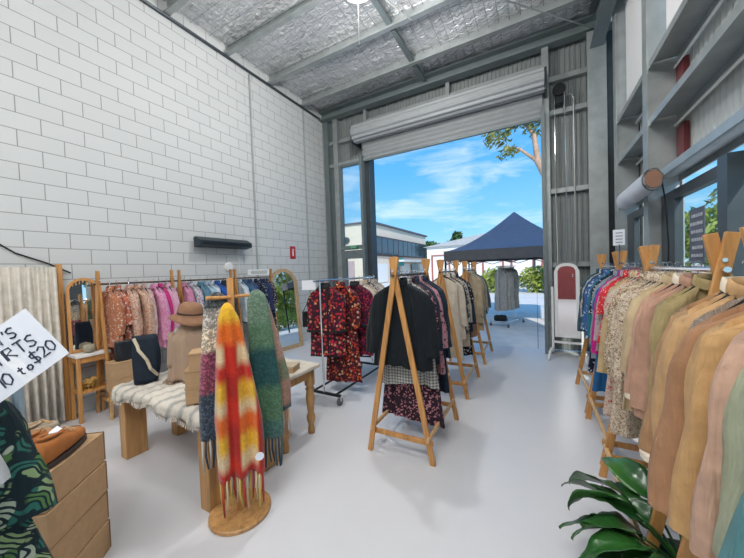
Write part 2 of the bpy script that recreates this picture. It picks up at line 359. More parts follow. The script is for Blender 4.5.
GL = {'E': [[(1, 1), (0, 1), (0, 0), (1, 0)], [(0, .5), (.8, .5)]], 'X': [[(0, 0), (1, 1)], [(0, 1), (1, 0)]], 'I': [[(.5, 0), (.5, 1)]], 'T': [[(0, 1), (1, 1)], [(.5, 1), (.5, 0)]],
 'N': [[(0, 0), (.05, 1), (.9, 0), (.95, 1)]], "'": [[(.5, 1.05), (.4, .75)]], 'S': [[(.95, .88), (.6, 1), (.15, .85), (.2, .6), (.75, .42), (.85, .15), (.5, 0), (.05, .12)]], 'H': [[(0, 0), (0, 1)], [(.9, 0), (.9, 1)], [(0, .5), (.9, .5)]],
 'R': [[(0, 0), (0, 1), (.7, .95), (.75, .65), (.1, .5), (.9, 0)]], '$': [[(.95, .82), (.6, .95), (.15, .82), (.2, .58), (.75, .42), (.85, .15), (.5, .03), (.05, .15)], [(.55, 1.15), (.45, -.15)]],
 '1': [[(.5, 1), (.45, 0)]], '0': [[(.5, 1), (.1, .75), (.05, .3), (.4, 0), (.8, .25), (.85, .75), (.5, 1)]], 't': [[(.45, .9), (.4, .1), (.7, 0)], [(.1, .6), (.8, .62)]], 'o': [[(.5, .55), (.15, .4), (.15, .1), (.5, 0), (.8, .2), (.75, .48), (.5, .55)]],
 '2': [[(.1, .8), (.5, 1), (.85, .75), (.6, .4), (.1, .05), (.95, .02)]], 'M': [[(0, 0), (.1, 1), (.5, .3), (.9, 1), (1, 0)]]}
def write(bm, s, M, h, adv, r):
    x = 0
    for ch in s:
        if ch in GL:
            for pl in GL[ch]:
                sweep_flat(bm, [M @ Vector((x+p[0]*h*.72, p[1]*h, 0)) for p in pl], r)
        x += adv*(.55 if ch in "'1 I" else 1)
Mx = Matrix.Translation((-4.08, 6.408, 2.19)) @ Matrix(((1, 0, 0, 0), (0, 0, -1, 0), (0, 1, 0, 0), (0, 0, 0, 1)))
write(bm, 'EXIT', Mx, .04, .045, .0035); build('lettering', bm, WHITEP, ex)
# roller door: wound drum above and the short hanging curtain
rd = empty('roller_door', (0, 0, 0)); tag(rd, 'grey steel roller door wound up above the wide opening', 'roller door')
SLAT = plain('grey_door_slats', (.34, .36, .37), .55, .15, .4, .04)
bm = BM(); n = 96; rings = []
for x in (-3.70, .17):
    rg = []
    for k in range(n):
        a = 2*pi*k/n; r = .20*(1+.05*sin(a*13)); rg.append((x, 6.16+r*cos(a), 4.82+r*sin(a)))
    rings.append(rg)
loft(bm, rings, True, True); build('drum', bm, SLAT, rd, smooth=False)
bm = BM(); prof = [(6.30+.018*sin(2*pi*z/.095), z) for z in [4.24+i*.0125 for i in range(43)]]
prof2 = [(y+.012, z) for y, z in prof][::-1]; prism(bm, prof+prof2, -3.58, .14, 0); build('curtain', bm, SLAT, rd)
build('bottom_rail', box(BM(), (-3.58, 6.275, 4.20), (.14, 6.335, 4.245), .006), STEELD, rd)
for x in (-3.74, .19): build('drum_bracket', box(BM(), (x-.02, 6.05, 4.60), (x+.02, 6.50, 4.98), .01), FRAME, rd)
for x in (-3.60, .14): build('guide_rail', box(BM(), (x-.03, 6.19, 0), (x+.03, 6.36, 4.35), .005), STEELD, rd)
ch = empty('door_chain_winder', (.42, 6.30, 4.55)); tag(ch, 'black chain winder with looped chain on the ribbed wall by the roller door', 'winder')
build('gearbox', box(BM(), (-.09, .02, -.12), (.05, .20, .16), .02), BLACKM, ch); build('sprocket', tube(BM(), [(-.02, -.02, .1), (-.02, .04, .1)], .10, 20), BLACKM, ch)
build('chain', tube(BM(), [(-.09, 0, .08), (-.10, .01, -1.5), (-.08, .02, -3.1), (-.02, .02, -3.2), (.04, .02, -3.1), (.06, .01, -1.5), (.05, 0, .08)], .008, 5), CHROME, ch)
pp = build('wall_conduit', tube(BM(), [(.48, 6.46, 4.35), (.48, 6.46, 4.52), (.50, 6.46, 4.60), (.58, 6.46, 4.60), (.62, 6.46, 4.52), (.62, 6.46, 1.6)], .013, 8), STEEL); tag(pp, 'bent grey conduit running down the ribbed wall beside the door', 'pipe')

# ---------------- right wall: posts, girts, ribbed cladding, windows
bm = BM()
for y0, y1, z0, z1 in ((YR, 6.5, 2.45, 3.62), (YR, 6.5, 0, .85), (4.26, 4.36, .85, 2.45), (5.55, 6.5, .85, 2.45)):
    corrugated(bm, (XR, y1, 0), (XR, y0, 0), z0, z1, .09, .02, (1, 0, 0))
RIBR = plain('grey_ribbed_cladding', (.50, .52, .50), .5, .15, .5, .05)
solid(struct(build('wall_right', bm, RIBR)), .003)
TRL, t_, b_ = newmat('white_wall_lining', .6); b_.inputs['Base Color'].default_value = (.80, .79, .78, 1)
for y0, y1 in ((4.32, 5.63), (1.3, 4.14), (YR, 1.3)):
    struct(build('wall_right_lining', box(BM(), (1.16, y0, 3.66), (1.20, y1-.06, 5.8)), TRL))
def transl():
    m, t, b = newmat('translucent_sheet', .4); t.nodes.remove(b)
    a = nn(t, 'ShaderNodeBsdfTranslucent'); a.inputs[0].default_value = (.95, .94, .9, 1); d = nn(t, 'ShaderNodeBsdfDiffuse'); d.inputs[0].default_value = (.9, .9, .88, 1)
    mx = nn(t, 'ShaderNodeMixShader'); mx.inputs[0].default_value = .25; t.links.new(a.outputs[0], mx.inputs[1]); t.links.new(d.outputs[0], mx.inputs[2]); t.links.new(mx.outputs[0], t.nodes['Material Output'].inputs[0]); return m
TS = transl()
bm = BM(); corrugated(bm, (XR, 6.5, 0), (XR, YR, 0), 3.62, 5.86, .09, .02, (1, 0, 0)); struct(build('window_3', bm, TS))
for y in (5.68, 4.3, 1.35, -1.6):
    struct(build('trim_wall_post', box(BM(), (1.06, y-.055, 0), (1.30, y+.055, 5.75), .004), STEEL))
    struct(build('trim_post_flange', box(BM(), (1.045, y-.075, 0), (1.06, y+.075, 5.75)), STEEL))
def girt(z, y0, y1, dz=.02):   # C section, its open side facing down
    poly = [(1.06, z), (1.06, z+.10), (1.09, z+.10), (1.09, z+.115), (1.05, z+.115), (1.05, z)]
    poly = [(1.06, z-.0), (1.075, z), (1.075, z+.055), (1.28, z+.055), (1.28, z+.0), (1.295, z), (1.295, z+.07), (1.06, z+.07)]
    return prism(BM(), poly, y0, y1, 1)
for z in (2.40, 3.02, 3.60):
    for y0, y1 in ((4.375, 5.6), (1.425, 4.225), (-1.52, 1.27), (YR+.02, -1.68)):
        struct(build('trim_wall_girt', girt(z, y0, y1), STEEL))
for z in (2.98, 3.56):
    struct(build('trim_fixing_rail', tube(BM(), [(1.27, YR+.05, z), (1.27, 5.6, z)], .013, 6), WHITEP))
struct(build('trim_top_beam', prism(BM(), [(.84, 5.16), (1.02, 5.16), (1.02, 5.18), (.945, 5.18), (.945, 5.72), (1.02, 5.72), (1.02, 5.74), (.84, 5.74), (.84, 5.72), (.93, 5.72), (.93, 5.18), (.84, 5.18)], YR+.05, 6.30, 1), STEELD))
for i, (y0, y1, muls) in enumerate(((4.38, 5.56, ()), (1.5, 4.22, (2.84,)), (-1.5, 1.2, (0.,)))):
    bm = BM(); z0, z1 = .86, 2.27
    for lo, hi in (((1.15, y0+.08, z0), (1.21, y1-.34, z0+.09)), ((1.15, y0+.08, z1-.09), (1.21, y1-.34, z1)), ((1.15, y0, z0), (1.21, y0+.08, z1)), ((1.15, y1-.34, z0), (1.21, y1, z1))): box(bm, lo, hi)
    for mm in muls: box(bm, (1.07, mm-.06, z0), (1.24, mm+.06, z1))
    w = struct(build('window_%d' % (i+4), bm, FRAME)); build('window_pane', box(BM(), (1.175, y0+.05, z0+.05), (1.182, y1-.3, z1-.05)), GLASS, w)
for z in (2.52, 3.14):
    struct(build('trim_red_flashing', box(BM(), (1.27, 4.05, z), (1.31, 4.22, z+.42)), plain('dark_red_steel', (.14, .02, .025), .5)))
# ================================================================== outside
struct(build('ground_driveway', box(BM(), (-60, 6.55, -.14), (40, 80, -.02)), CONC))
struct(build('ground_side', box(BM(), (1.34, -14, -.14), (40, 6.55, -.02)), CONC))
bm = BM()
for y in (9.0, 11.5, 14.0, 17.0, 20.0): box(bm, (-30, y-.008, -.03), (14, y+.008, -.017))
for x in (-9, -6, -3, 0, 3, 6): box(bm, (x-.008, 6.6, -.03), (x+.008, 26, -.017))
struct(build('trim_slab_joints', bm, plain('joint_grey', (.28, .275, .265), .9)))

CREAM = plain('cream_render', (.78, .66, .53), .85, 0, .2, .05)
BWHITE = plain('offwhite_render', (.80, .78, .74), .85, 0, .2, .05)
BGLASS = plain('dark_window_glass', (.06, .09, .12), .12, .3)
RED = plain('red_paint', (.36, .12, .10), .5)
TEAL = plain('teal_sign', (.05, .35, .36), .6)
b = empty('office_building', (-17.4, 31.8, 0)); tag(b, 'two-storey cream office building with a dark band of windows across the driveway', 'building')
build('wall', box(BM(), (-26, 0, 0), (0, 20.5, 7.35)), CREAM, b); build('roof', box(BM(), (-26.2, -.2, 7.35), (.25, 20.8, 7.6)), plain('roof_dark', (.10, .10, .11), .6), b)
bm = BM(); box(bm, (.0, .5, 3.45), (.18, 20.1, 5.95)); build('window_surround', bm, plain('brown_frame', (.10, .06, .055), .6), b)
for k in range(11): build('window', box(BM(), (.12, .85+k*1.74, 3.65), (.24, 2.35+k*1.74, 5.75)), BGLASS, b)
for k in range(5): build('shop_front', box(BM(), (.0, 1.2+k*3.9, .1), (.15, 4.2+k*3.9, 2.5)), BGLASS if k % 2 else WHITEP, b)
build('awning', box(BM(), (0, 6.5, 2.75), (1.5, 19, 3.0)), WHITEP, b)
build('shop_sign', box(BM(), (.2, 5.6, 2.2), (.4, 9.2, 3.3)), TEAL, b)
build('side_door', box(BM(), (-6.4, -.12, 0), (-2.4, 0, 2.9)), plain('pink_grey_door', (.45, .33, .33), .7), b)
build('vent', tube(BM(), [(-3.4, -.2, 5.5), (-3.4, .02, 5.5)], .42, 20), FRAME, b)
build('wall_plate', box(BM(), (-7.2, -.1, 3.3), (-5.9, 0, 3.8)), plain('rust_plate', (.35, .16, .12), .6), b)
b = empty('warehouse', (-12.5, 38, 0)); tag(b, 'low white warehouse with red-framed doors behind the marquee', 'building')
build('wall', box(BM(), (0, 0, 0), (16, 12, 4.4)), BWHITE, b)
build('roof', prism(BM(), [(-.4, 4.4), (16.4, 4.4), (8, 5.7)], -.4, 12.4, 1), plain('grey_roof', (.42, .43, .44), .6), b)
for k in range(5):
    x = .6+k*3.1
    fr = build('door_frame', box(box(box(BM(), (x, -.15, 0), (x+.2, 0, 3.2)), (x+2.2, -.15, 0), (x+2.4, 0, 3.2)), (x, -.15, 3.2), (x+2.4, 0, 3.35)), RED, b)
    build('roller_shutter', box(BM(), (x+.2, -.05, 0), (x+2.2, 0, 3.2)), WHITEP, fr)
b = empty('carport', (-5.2, 24, 0)); tag(b, 'low open carport with a flat grey roof behind the gown rack', 'carport')
build('roof', box(BM(), (0, 0, 2.15), (5.2, 4, 2.4)), plain('carport_roof', (.30, .31, .30), .6), b)
build('bench', box(BM(), (.6, 2.6, .35), (4.4, 3.2, .8)), plain('weathered_timber', (.36, .33, .29), .8), b)
for x, y in ((.1, .1), (5.0, .1), (.1, 3.7), (5.0, 3.7)): build('post', box(BM(), (x, y, 0), (x+.14, y+.14, 2.15)), FRAME, b)
# foliage
def leafcloud(bm, c, rad, n, size, rnd, squash=1.):
    for _ in range(n):
        v = Vector((rnd.gauss(0, 1), rnd.gauss(0, 1), rnd.gauss(0, 1))).normalized()*(rnd.random()**.4)
        p = Vector(c)+Vector((v.x*rad[0], v.y*rad[1], v.z*rad[2]))
        a = Vector((rnd.gauss(0, 1), rnd.gauss(0, 1), rnd.gauss(0, 1))).normalized(); q = a.orthogonal().normalized(); s = size*(.6+.8*rnd.random())
        k = a.cross(q)*s*.32
        vs_ = [bm.verts.new(p+q*s), bm.verts.new(p+k), bm.verts.new(p-q*s), bm.verts.new(p-k)]; bm.faces.new(vs_)
    return bm
def leafmat(name, c):
    m, t, b = newmat(name, .55); oi = nn(t, 'ShaderNodeTexNoise', Scale=1.3, Detail=4.); t.links.new(coords(t), oi.inputs['Vector'])
    t.links.new(ramp(t, oi.outputs[0], [(.3, mul(c, .6)), (.7, mul(c, 1.5))]), b.inputs['Base Color']); return m
LG = [leafmat('gum_leaves', (.20, .21, .045)), leafmat('dark_leaves', (.04, .10, .025)), leafmat('yellow_green_leaves', (.28, .34, .05)), leafmat('silver_leaves', (.55, .57, .58))]
BARK = plain('pale_bark', (.52, .34, .24), .8, 0, .2, .25, 5)
def tree(loc, branches, clouds, mat, label, size=.12, seed=1, cat='tree'):
    rnd = random.Random(seed); e = empty('tree' if cat == 'tree' else cat, loc); tag(e, label, cat)
    bm = BM()
    for pts, r0, r1 in branches: tube(bm, pts, [r0+(r1-r0)*i/(len(pts)-1) for i in range(len(pts))], 8)
    if branches: build('trunk', bm, BARK, e, True)
    bm = BM()
    for c, rad, n in clouds: leafcloud(bm, c, rad, n, size, rnd)
    build('foliage', bm, mat, e); return e
tree((1.75, 17.5, 0), [([(0, 0, 0), (-.2, 0, 2.5), (-.35, 0, 4.2), (-1.0, 0, 5.4), (-1.6, 0, 6.8), (-1.75, .1, 8.2), (-2.3, .2, 9.2)], .34, .06), ([(-.9, 0, 5.2), (-.3, .3, 7.2), (.2, .4, 9)], .14, .05), ([(-1.6, 0, 6.8), (-2.4, 0, 7.6), (-3.0, .1, 7.9)], .1, .03)],
     [((-2.6, 0, 9.3), (1.2, 1.2, .6), 330), ((-3.5, .1, 8.5), (.9, .9, .5), 170), ((-3.0, .1, 7.6), (.6, .6, .35), 70), ((-.9, 0, 9.6), (1.2, 1.2, 1.0), 420), ((-.7, .2, 8.0), (.6, .7, .5), 90), ((-1.6, .2, 8.6), (.7, .7, .5), 110), ((.8, 0, 8.8), (1.4, 1.3, 1.4), 500), ((-.2, 0, 6.6), (.5, .5, .6), 60)], LG[0], 'tall gum tree with pale bare trunk leaning in at the opening\'s top corner', .17, 4)
tree((-22, 68, 0), [([(0, 0, 0), (0, 0, 5)], .3, .2)], [((0, 0, 5.7), (3.4, 3, 2.2), 1500)], LG[1], 'dark bushy tree rising between the office building and the warehouse', .55, 5)
tree((-14, 62, 0), [([(0, 0, 0), (0, 0, 5)], .3, .2)], [((0, 0, 5.8), (2.4, 2.4, 2.0), 1100), ((0, 0, 7.9), (1.0, 1.0, 1.1), 250)], LG[1], 'dark pointed tree showing above the white warehouse roof', .5, 6)
for i, (x, y, r, l) in enumerate(((-2.2, 20.3, .8, 'yellow-green garden bush at the left, behind the outdoor gown rack'), (.0, 20.6, .8, 'yellow-green garden bush behind the right side of the gown rack'), (2.3, 20.4, .85, 'yellow-green garden bush showing next to the grey door post'))):
    tree((x, y, 0), [], [((0, 0, r*.95), (r*1.3, r, r*1.05), 1300)], LG[2], l, .13, 20+i, 'bush')
tree((1.9, 23.6, 0), [([(0, 0, 0), (0, 0, 1)], .06, .05)], [((0, 0, 1.75), (1.5, .8, .95), 1200)], LG[3], 'silvery white-leaved shrub behind the yellow-green bushes', .16, 31, 'shrub')
for i, (x, y, h, l) in enumerate(((10.5, 14.5, 4.5, 'leafy tree farthest out beyond the right windows'), (6.2, 8.4, 3.6, 'leafy tree outside the right window, left of its mullion'), (7.6, 5.0, 5.2, 'tall leafy tree outside the right window beyond its mullion'), (9.5, 1.5, 5, 'leafy tree outside the right window nearest the camera'), (6.8, -3, 5, 'leafy tree outside the shop behind the camera'))):
    tree((x, y, 0), [([(0, 0, 0), (.1, .1, h*.5), (0, 0, h*.8)], .16, .08)], [((0, 0, h*.72), (1.5, 1.5, h*.26), 1300), ((.3, .2, 1.0), (1.3, 1.6, .9), 700)], LG[i % 2 if i != 1 else 2], l, .17, 40+i)
for i, (x, y, h, l) in enumerate(((4.3, 18.5, 5.0, 'leafy tree seen through the small far right window'), (4.7, 13.6, 3.4, 'leafy tree behind the dark window poster'), (6.6, 15.6, 4.8, 'taller leafy tree to the right of the dark window poster'), (9.6, 18.6, 5.6, 'tallest leafy tree beyond the right window mullion'), (6.9, 11.4, 2.9, 'small leafy tree just left of the right window mullion'))):
    tree((x, y, 0), [([(0, 0, 0), (.1, .1, h*.5), (0, 0, h*.8)], .12, .06)], [((0, 0, h*.70), (1.1, 1.1, h*.28), 1000), ((.2, .2, .9), (1.1, 1.2, .8), 600)], LG[(i+1) % 3], l, .15, 70+i)
hd = tree((4.6, 9.0, 0), [], [((0, 0, .55), (.6, 2.6, .6), 1800)], LG[2], 'low clipped hedge along the path outside the right windows', .1, 60, 'hedge')
# marquee
g = empty('marquee', (-.55, 9.8, 0)); tag(g, 'navy blue pop-up marquee with pointed roof outside the roller door', 'marquee')
NAVY = plain('navy_canopy', (.17, .205, .28), .6, 0, .4, .06); a = 1.65
bm = BM(); n = 12; rings = []
for j in range(n+1):
    s = j/n; h = 2.05+1.12*(s**1.5); r = a*(1-s)+.02
    pts = []
    for q in range(4):
        c0 = [(-1, -1), (1, -1), (1, 1), (-1, 1)][q]; c1 = [(-1, -1), (1, -1), (1, 1), (-1, 1)][(q+1) % 4]
        for k in range(8):
            f = k/8; sag = -.06*sin(pi*f)*(1-s)*0
            inw = 1-.035*sin(pi*f)*sin(pi*s)
            pts.append((r*inw*(c0[0]+(c1[0]-c0[0])*f), r*inw*(c0[1]+(c1[1]-c0[1])*f), h-.07*sin(pi*f)*sin(pi*min(1, s*1.2))))
    rings.append(pts)
loft(bm, rings, False, True); solid(build('canopy', bm, NAVY, g), .006)
bm = BM()
lo = [(-a, -a), (a, -a), (a, a), (-a, a)]
loft(bm, [[(x*1.003, y*1.003, 2.06) for x, y in lo], [(x*1.003, y*1.003, 1.79) for x, y in lo]]); solid(build('valance', bm, plain('valance_grey', (.10, .105, .115), .7), g), .006)
for x, y in lo: build('leg', box(BM(), (x*.985-.022, y*.985-.022, -.02), (x*.985+.022, y*.985+.022, 2.05)), BLACKM, g)
for (x0, y0), (x1, y1) in zip(lo, lo[1:]+lo[:1]):
    bm = BM()
    for s in range(4):
        f0, f1 = s/4, (s+1)/4; za, zb = (1.98, 1.72) if s % 2 else (1.72, 1.98)
        P0 = Vector((x0+(x1-x0)*f0, y0+(y1-y0)*f0, za))*.985; P1 = Vector((x0+(x1-x0)*f1, y0+(y1-y0)*f1, zb))*.985
        tube(bm, [P0, P1], .012, 6); P0.z, P1.z = P1.z, P0.z; tube(bm, [P0, P1], .012, 6)
    build('truss', bm, BLACKM, g)
# ================================================================== shop fittings: clothes racks
def aframe_rack(x, y0, y1, label, spread=.285, top=1.71, rail=1.575, brace=False, group=None):
    e = empty('clothes_rack', (x, (y0+y1)/2, 0)); tag(e, label, 'clothes rack', group); h = (y1-y0)/2
    for y in (-h, h):
        for s in (-1, 1):
            oy = .012*s
            build('leg', beam(BM(), (s*spread, y+oy, 0), (-s*.030, y+oy, top), .046, .022, (1, 0, 0)), WOOD, e)
        k = .17/top; xx = spread-(spread+.03)*k
        build('crossbar', beam(BM(), (-xx-.03, y+.03*(1 if y < 0 else -1), .17), (xx+.03, y+.03*(1 if y < 0 else -1), .17), .022, .042, (0, 1, 0)), WOOD, e)
        build('bolt', tube(BM(), [(0, y-.032, rail+.02), (0, y+.032, rail+.02)], .009, 8), CHROME, e)
    for s in (-1, 1):
        build('side_bar', beam(BM(), (s*(xx+.005), -h-.03, .215), (s*(xx+.005), h+.03, .215), .022, .036, (1, 0, 0)), WOODL, e)
    if brace:
        build('brace', beam(BM(), (xx-.03, h-.02, .50), (.085, -.02, .30), .018, .036, (1, 0, 0)), WOODL, e)
        build('brace', beam(BM(), (.085, -.02, .30), (xx, .06, .20), .018, .036, (1, 0, 0)), WOODL, e)
    if x == .68: e.rotation_euler[2] = -.05; e.location[0] = .65
    build('rail', tube(BM(), [(0, -h-.05, rail-.02), (0, h+.05, rail-.02)], .0125, 10), CHROME if x > 0 else plain('bronze_rail', (.16, .11, .08), .35, .7), e)
    return e
aframe_rack(-1.05, 2.31, 3.14, 'front wooden A-frame rack of the middle row, holding the black shirt', brace=True)
aframe_rack(-1.05, 3.70, 4.52, 'second wooden A-frame rack of the middle row, behind the black shirt\'s rack')
aframe_rack(-1.05, 5.15, 6.02, 'wooden A-frame rack of the middle row nearest the roller door')
aframe_rack(.68, .62, 1.52, 'wooden A-frame rack at right, nearest the camera, behind the potted plant')
aframe_rack(.69, 1.84, 2.76, 'wooden A-frame rack at right carrying the olive sweater')
aframe_rack(.72, 2.92, 3.74, 'wooden A-frame rack at right carrying the magenta blouse')
aframe_rack(.73, 3.88, 4.78, 'wooden A-frame rack at right nearest the white standing mirror')
aframe_rack(-4.53, 1.56, 2.38, 'wooden rack on the block wall holding orange and pink clothes', .17)
aframe_rack(-4.53, 2.48, 3.32, 'wooden rack on the block wall holding blue shirts', .17)
aframe_rack(-4.53, 3.40, 4.18, 'wooden rack on the block wall holding navy clothes beside the arched mirror', .17)
def rolling_rack(loc, wx, ly, h, label, rz=0., mat=BLACKM):
    e = empty('rolling_rack', loc, rz); tag(e, label, 'clothes rack')
    for y in (-ly/2, ly/2):
        build('base_bar', beam(BM(), (-wx/2, y, .115), (wx/2, y, .115), .03, .03), mat, e)
        build('upright', tube(BM(), [(0, y, .115), (0, y, h)], .0125, 10), CHROME, e)
        for s in (-1, 1):
            c = build('caster', tube(BM(), [(s*(wx/2-.02)-.014, y, .048), (s*(wx/2-.02)+.014, y, .048)], .048, 18), RUBBER, e)
            build('fork', beam(BM(), (s*(wx/2-.02), y, .05), (s*(wx/2-.02), y, .12), .045, .02), CHROME, c)
    for s in (-1, 1): build('base_bar', beam(BM(), (s*wx*.34, -ly/2, .115), (s*wx*.34, ly/2, .115), .022, .022), mat, e)
    build('rail', tube(BM(), [(0, -ly/2-.12, h), (0, ly/2+.12, h)], .0125, 10), CHROME, e); return e
rolling_rack((-2.33, 3.55, 0), .50, 1.25, 1.50, 'black based rolling rack holding the red kimonos')
rolling_rack((-.74, 9.15, -.02), .52, .95, 1.62, 'chrome rolling rack of grey gowns under the marquee', -.35, CHROME)

# ------------------------------------------------------------------ garments
def sgnpow(v, p): return (abs(v)**p)*(1 if v >= 0 else -1)
def body_bm(w, L, t, flare, seed, folds=5, amp=.012, slope=.085, sh=.2, fitted=.06):
    folds += 2; amp *= 1.25
    rnd = random.Random(seed); N, R = 44, 18; ph = [rnd.uniform(0, 6.28) for _ in range(5)]; rings = []
    for j in range(R+1):
        s = j/R; ww = sh+(w-sh)*s**.6+(flare)*s**1.3 - fitted*w*sin(pi*min(1, s*1.6))
        T = t*min(1, .18+s*2.6)*(1+.35*s)
        rg = []
        for k in range(N):
            th = 2*pi*k/N; u = ww*sgnpow(cos(th), .82); sv = sgnpow(sin(th), .75)
            uu = min(1, abs(u)/max(ww, .01))
            top = -slope*(uu*sh/.2)**1.25 - (.045 if sv < 0 else .012)*exp(-(u/.06)**2)
            z = top*(1-s)-L*s - s*.014*sin(3.1*u/ww+ph[3]) - .03*s*uu*uu*(flare > .03)
            a = amp*(s**.75)*(1.25-.35*uu)
            f = a*sin(folds*u/ww*1.9+ph[0]+.9*s)+.6*a*sin(folds*1.7*u/ww*1.9+ph[1]-1.4*s)
            v = T*.5*sv*(1-.35*uu*(1-s)) + f + .006*sin(9*s+ph[2]+4*u)*s
            rg.append((u, v, z))
        rings.append(rg)
    return loft(BM(), rings, True, False)
def sleeve_bm(side, sh, Ls, r0, r1, out, seed, cuffgather=0., vback=0.):
    rnd = random.Random(seed); N, R = 16, 15; ph = [rnd.uniform(0, 6.28) for _ in range(4)]; rings = []; bend = rnd.uniform(-.5, 1.)*.03
    for j in range(R+1):
        s = j/R; c = Vector((side*(sh-.04+out*s+.012*sin(pi*min(1, 2.2*s))*(s < .46)), bend*sin(pi*s)+vback*s, -.06-.55*sh*.0-Ls*s-.03*(1-s)*(sh/.2)))
        rad = r0+(r1-r0)*s + .012*sin(pi*s)
        if cuffgather: rad *= 1-cuffgather*exp(-((s-.93)/.05)**2)
        rg = []
        for k in range(N):
            th = 2*pi*k/N
            rr = rad*(1+(.16*sin(3*th+ph[0]+2.2*s)+.09*sin(5*th+ph[2]-3*s))*min(1, .25+s*1.2)+.04*sin((9+3*ph[2])*s*.6+ph[1]+2*th))
            rg.append((c.x+rr*cos(th)*1.02, c.y+rr*sin(th)*.66, c.z+(.055*side*cos(th)*-1*(1-s)**2)))
        rings.append(rg)
    return loft(BM(), rings, True, False)
def collar_bm(r=.07, h=.045, z0=-.03):
    rings = []
    for j, (f, z) in enumerate(((1., 0), (.98, .5), (.9, 1.), (.8, 1.), (.84, .5), (.86, 0))):
        rings.append([(r*f*cos(2*pi*k/20), r*.55*f*sin(2*pi*k/20), z0+h*z-.03*(sin(2*pi*k/20) < 0)*abs(sin(2*pi*k/20))) for k in range(20)])
    return loft(BM(), rings)
GM, SM = {}, {}
def garment(name, cat, label, mat, X, Y, z, rz=0., L=.68, w=.23, t=.06, flare=.02, Ls=.56, r0=.075, r1=.055, out=.10, seed=0, collar=True, trim=None, slope=.125, sh=None, amp=.012, folds=5, gather=0., group=None, zoff=-.042, wide=None):
    """one hung garment: body with sleeves and collar as parts"""
    if sh is None: sh = .16 if X > 0 else (.2 if wide else .18)
    out = out if wide else out*(.85 if X > 0 else .8)
    b = build(name, body_bm(w, L, t, flare, seed, folds, amp, slope, sh), mat, None, True, (X, Y, z+zoff), rz); tag(b, label, cat, group)
    if Ls:
        for s in (-1, 1):
            o = build('sleeve', sleeve_bm(s, sh, Ls, r0, r1, out, seed*3+s, gather), mat, b, True)
            if trim:
                build('cuff_trim', tube(BM(), [(s*(sh-.035+out), .0, -.075-Ls-.012), (s*(sh-.035+out), .0, -.075-Ls+.012)], r1*1.12, 16), trim, o)
    if collar: build('collar', collar_bm(), trim or mat, b, True)
    if trim:
        build('hem_trim', tube(BM(), [(u*(w+flare), -t*.62, -L-.004) for u in (-.9, -.5, 0, .5, .9)], .011, 6), trim, b, True)
        build('front_trim', tube(BM(), [(.055, -.024, -.06), (.035, -t*.55, -.2), (.03, -t*.66, -L*.6), (.03, -t*.7, -L)], .011, 6), trim, b, True)
    return b
HB = BM(); tube(HB, [(-.185, 0, -.158), (-.10, 0, -.108), (0, 0, -.068), (.10, 0, -.108), (.185, 0, -.158)], [.006, .009, .010, .009, .006], 8)
HME = bpy.data.meshes.new('hanger_arms'); HB.to_mesh(HME); HB.free(); HME.materials.append(BLACKF)
for p in HME.polygons: p.use_smooth = True
HB = BM(); tube(HB, [(0, 0, -.07), (0, 0, -.03), (.016, 0, -.02)] + [(.019*cos(a), 0, .0+.019*sin(a)) for a in [-.9+i*.45 for i in range(9)]], .0035, 6)
HKM = bpy.data.meshes.new('hook'); HB.to_mesh(HKM); HB.free(); HKM.materials.append(CHROME)
def hanger(X, Y, z, rz, label, group):
    h = bpy.data.objects.new('clothes_hanger', HME); COL.objects.link(h); h.location = (X, Y, z); h.rotation_euler[2] = rz; h.scale[0] = .74 if X > 0 else .86; tag(h, label, 'hanger', group)
    k = bpy.data.objects.new('hook', HKM); COL.objects.link(k); k.parent = h
# colour shorthands
def row(where, X, rail, items, group, jitter=.05, hang='hanger', xs=None, hz=0.):
    rnd = random.Random(hash_(where)); n = len(items)
    for i, it in enumerate(items):
        desc, cat, mat, Y, kw = it
        a = items[i-1][0].split(' of ')[0] if i else None; b = items[i+1][0] if i < n-1 else None
        lab = kw.pop('label', None)
        if lab is None: lab = desc+' '+where
        x = X+rnd.uniform(-.012, .012)+kw.pop('dx', 0.)-(.05*(1.6-Y) if X == .65 else 0.); rz = rnd.uniform(-jitter, jitter)*2+kw.pop('rz', 0.)+hz
        nm = kw.pop('name', cat.replace(' ', '_'))
        garment(nm, cat, lab, mat, x, Y, rail, rz, seed=int(Y*977)+i*31+7, group=group, **kw)
        hanger(x, Y, rail+.013, rz, 'hanger holding the '+desc, hang)
def hash_(s): return sum(ord(c)*(i+3) for i, c in enumerate(s))

T = lambda *c: c
LONG = dict(L=1.02, flare=.06, w=.22)
def kw(base=None, **k): return dict(base or {}, **k)
P_, F_, B_, K_, S_, Q_ = (lambda *c, **k: fab('plain', c, **k)), (lambda *c, **k: fab('floral', c, **k)), (lambda *c, **k: fab('blotch', c, **k)), (lambda *c, **k: fab('knit', c, **k)), (lambda *c, **k: fab('stripe', c, **k)), (lambda *c, **k: fab('plaid', c, **k))
CRM = (.62, .53, .40); TAN = (.50, .32, .16); WHT = (.72, .70, .66); NVY = (.015, .025, .06); GRY = (.35, .34, .33)
TRIM = plain('cream_piping', (.70, .62, .50), .8)
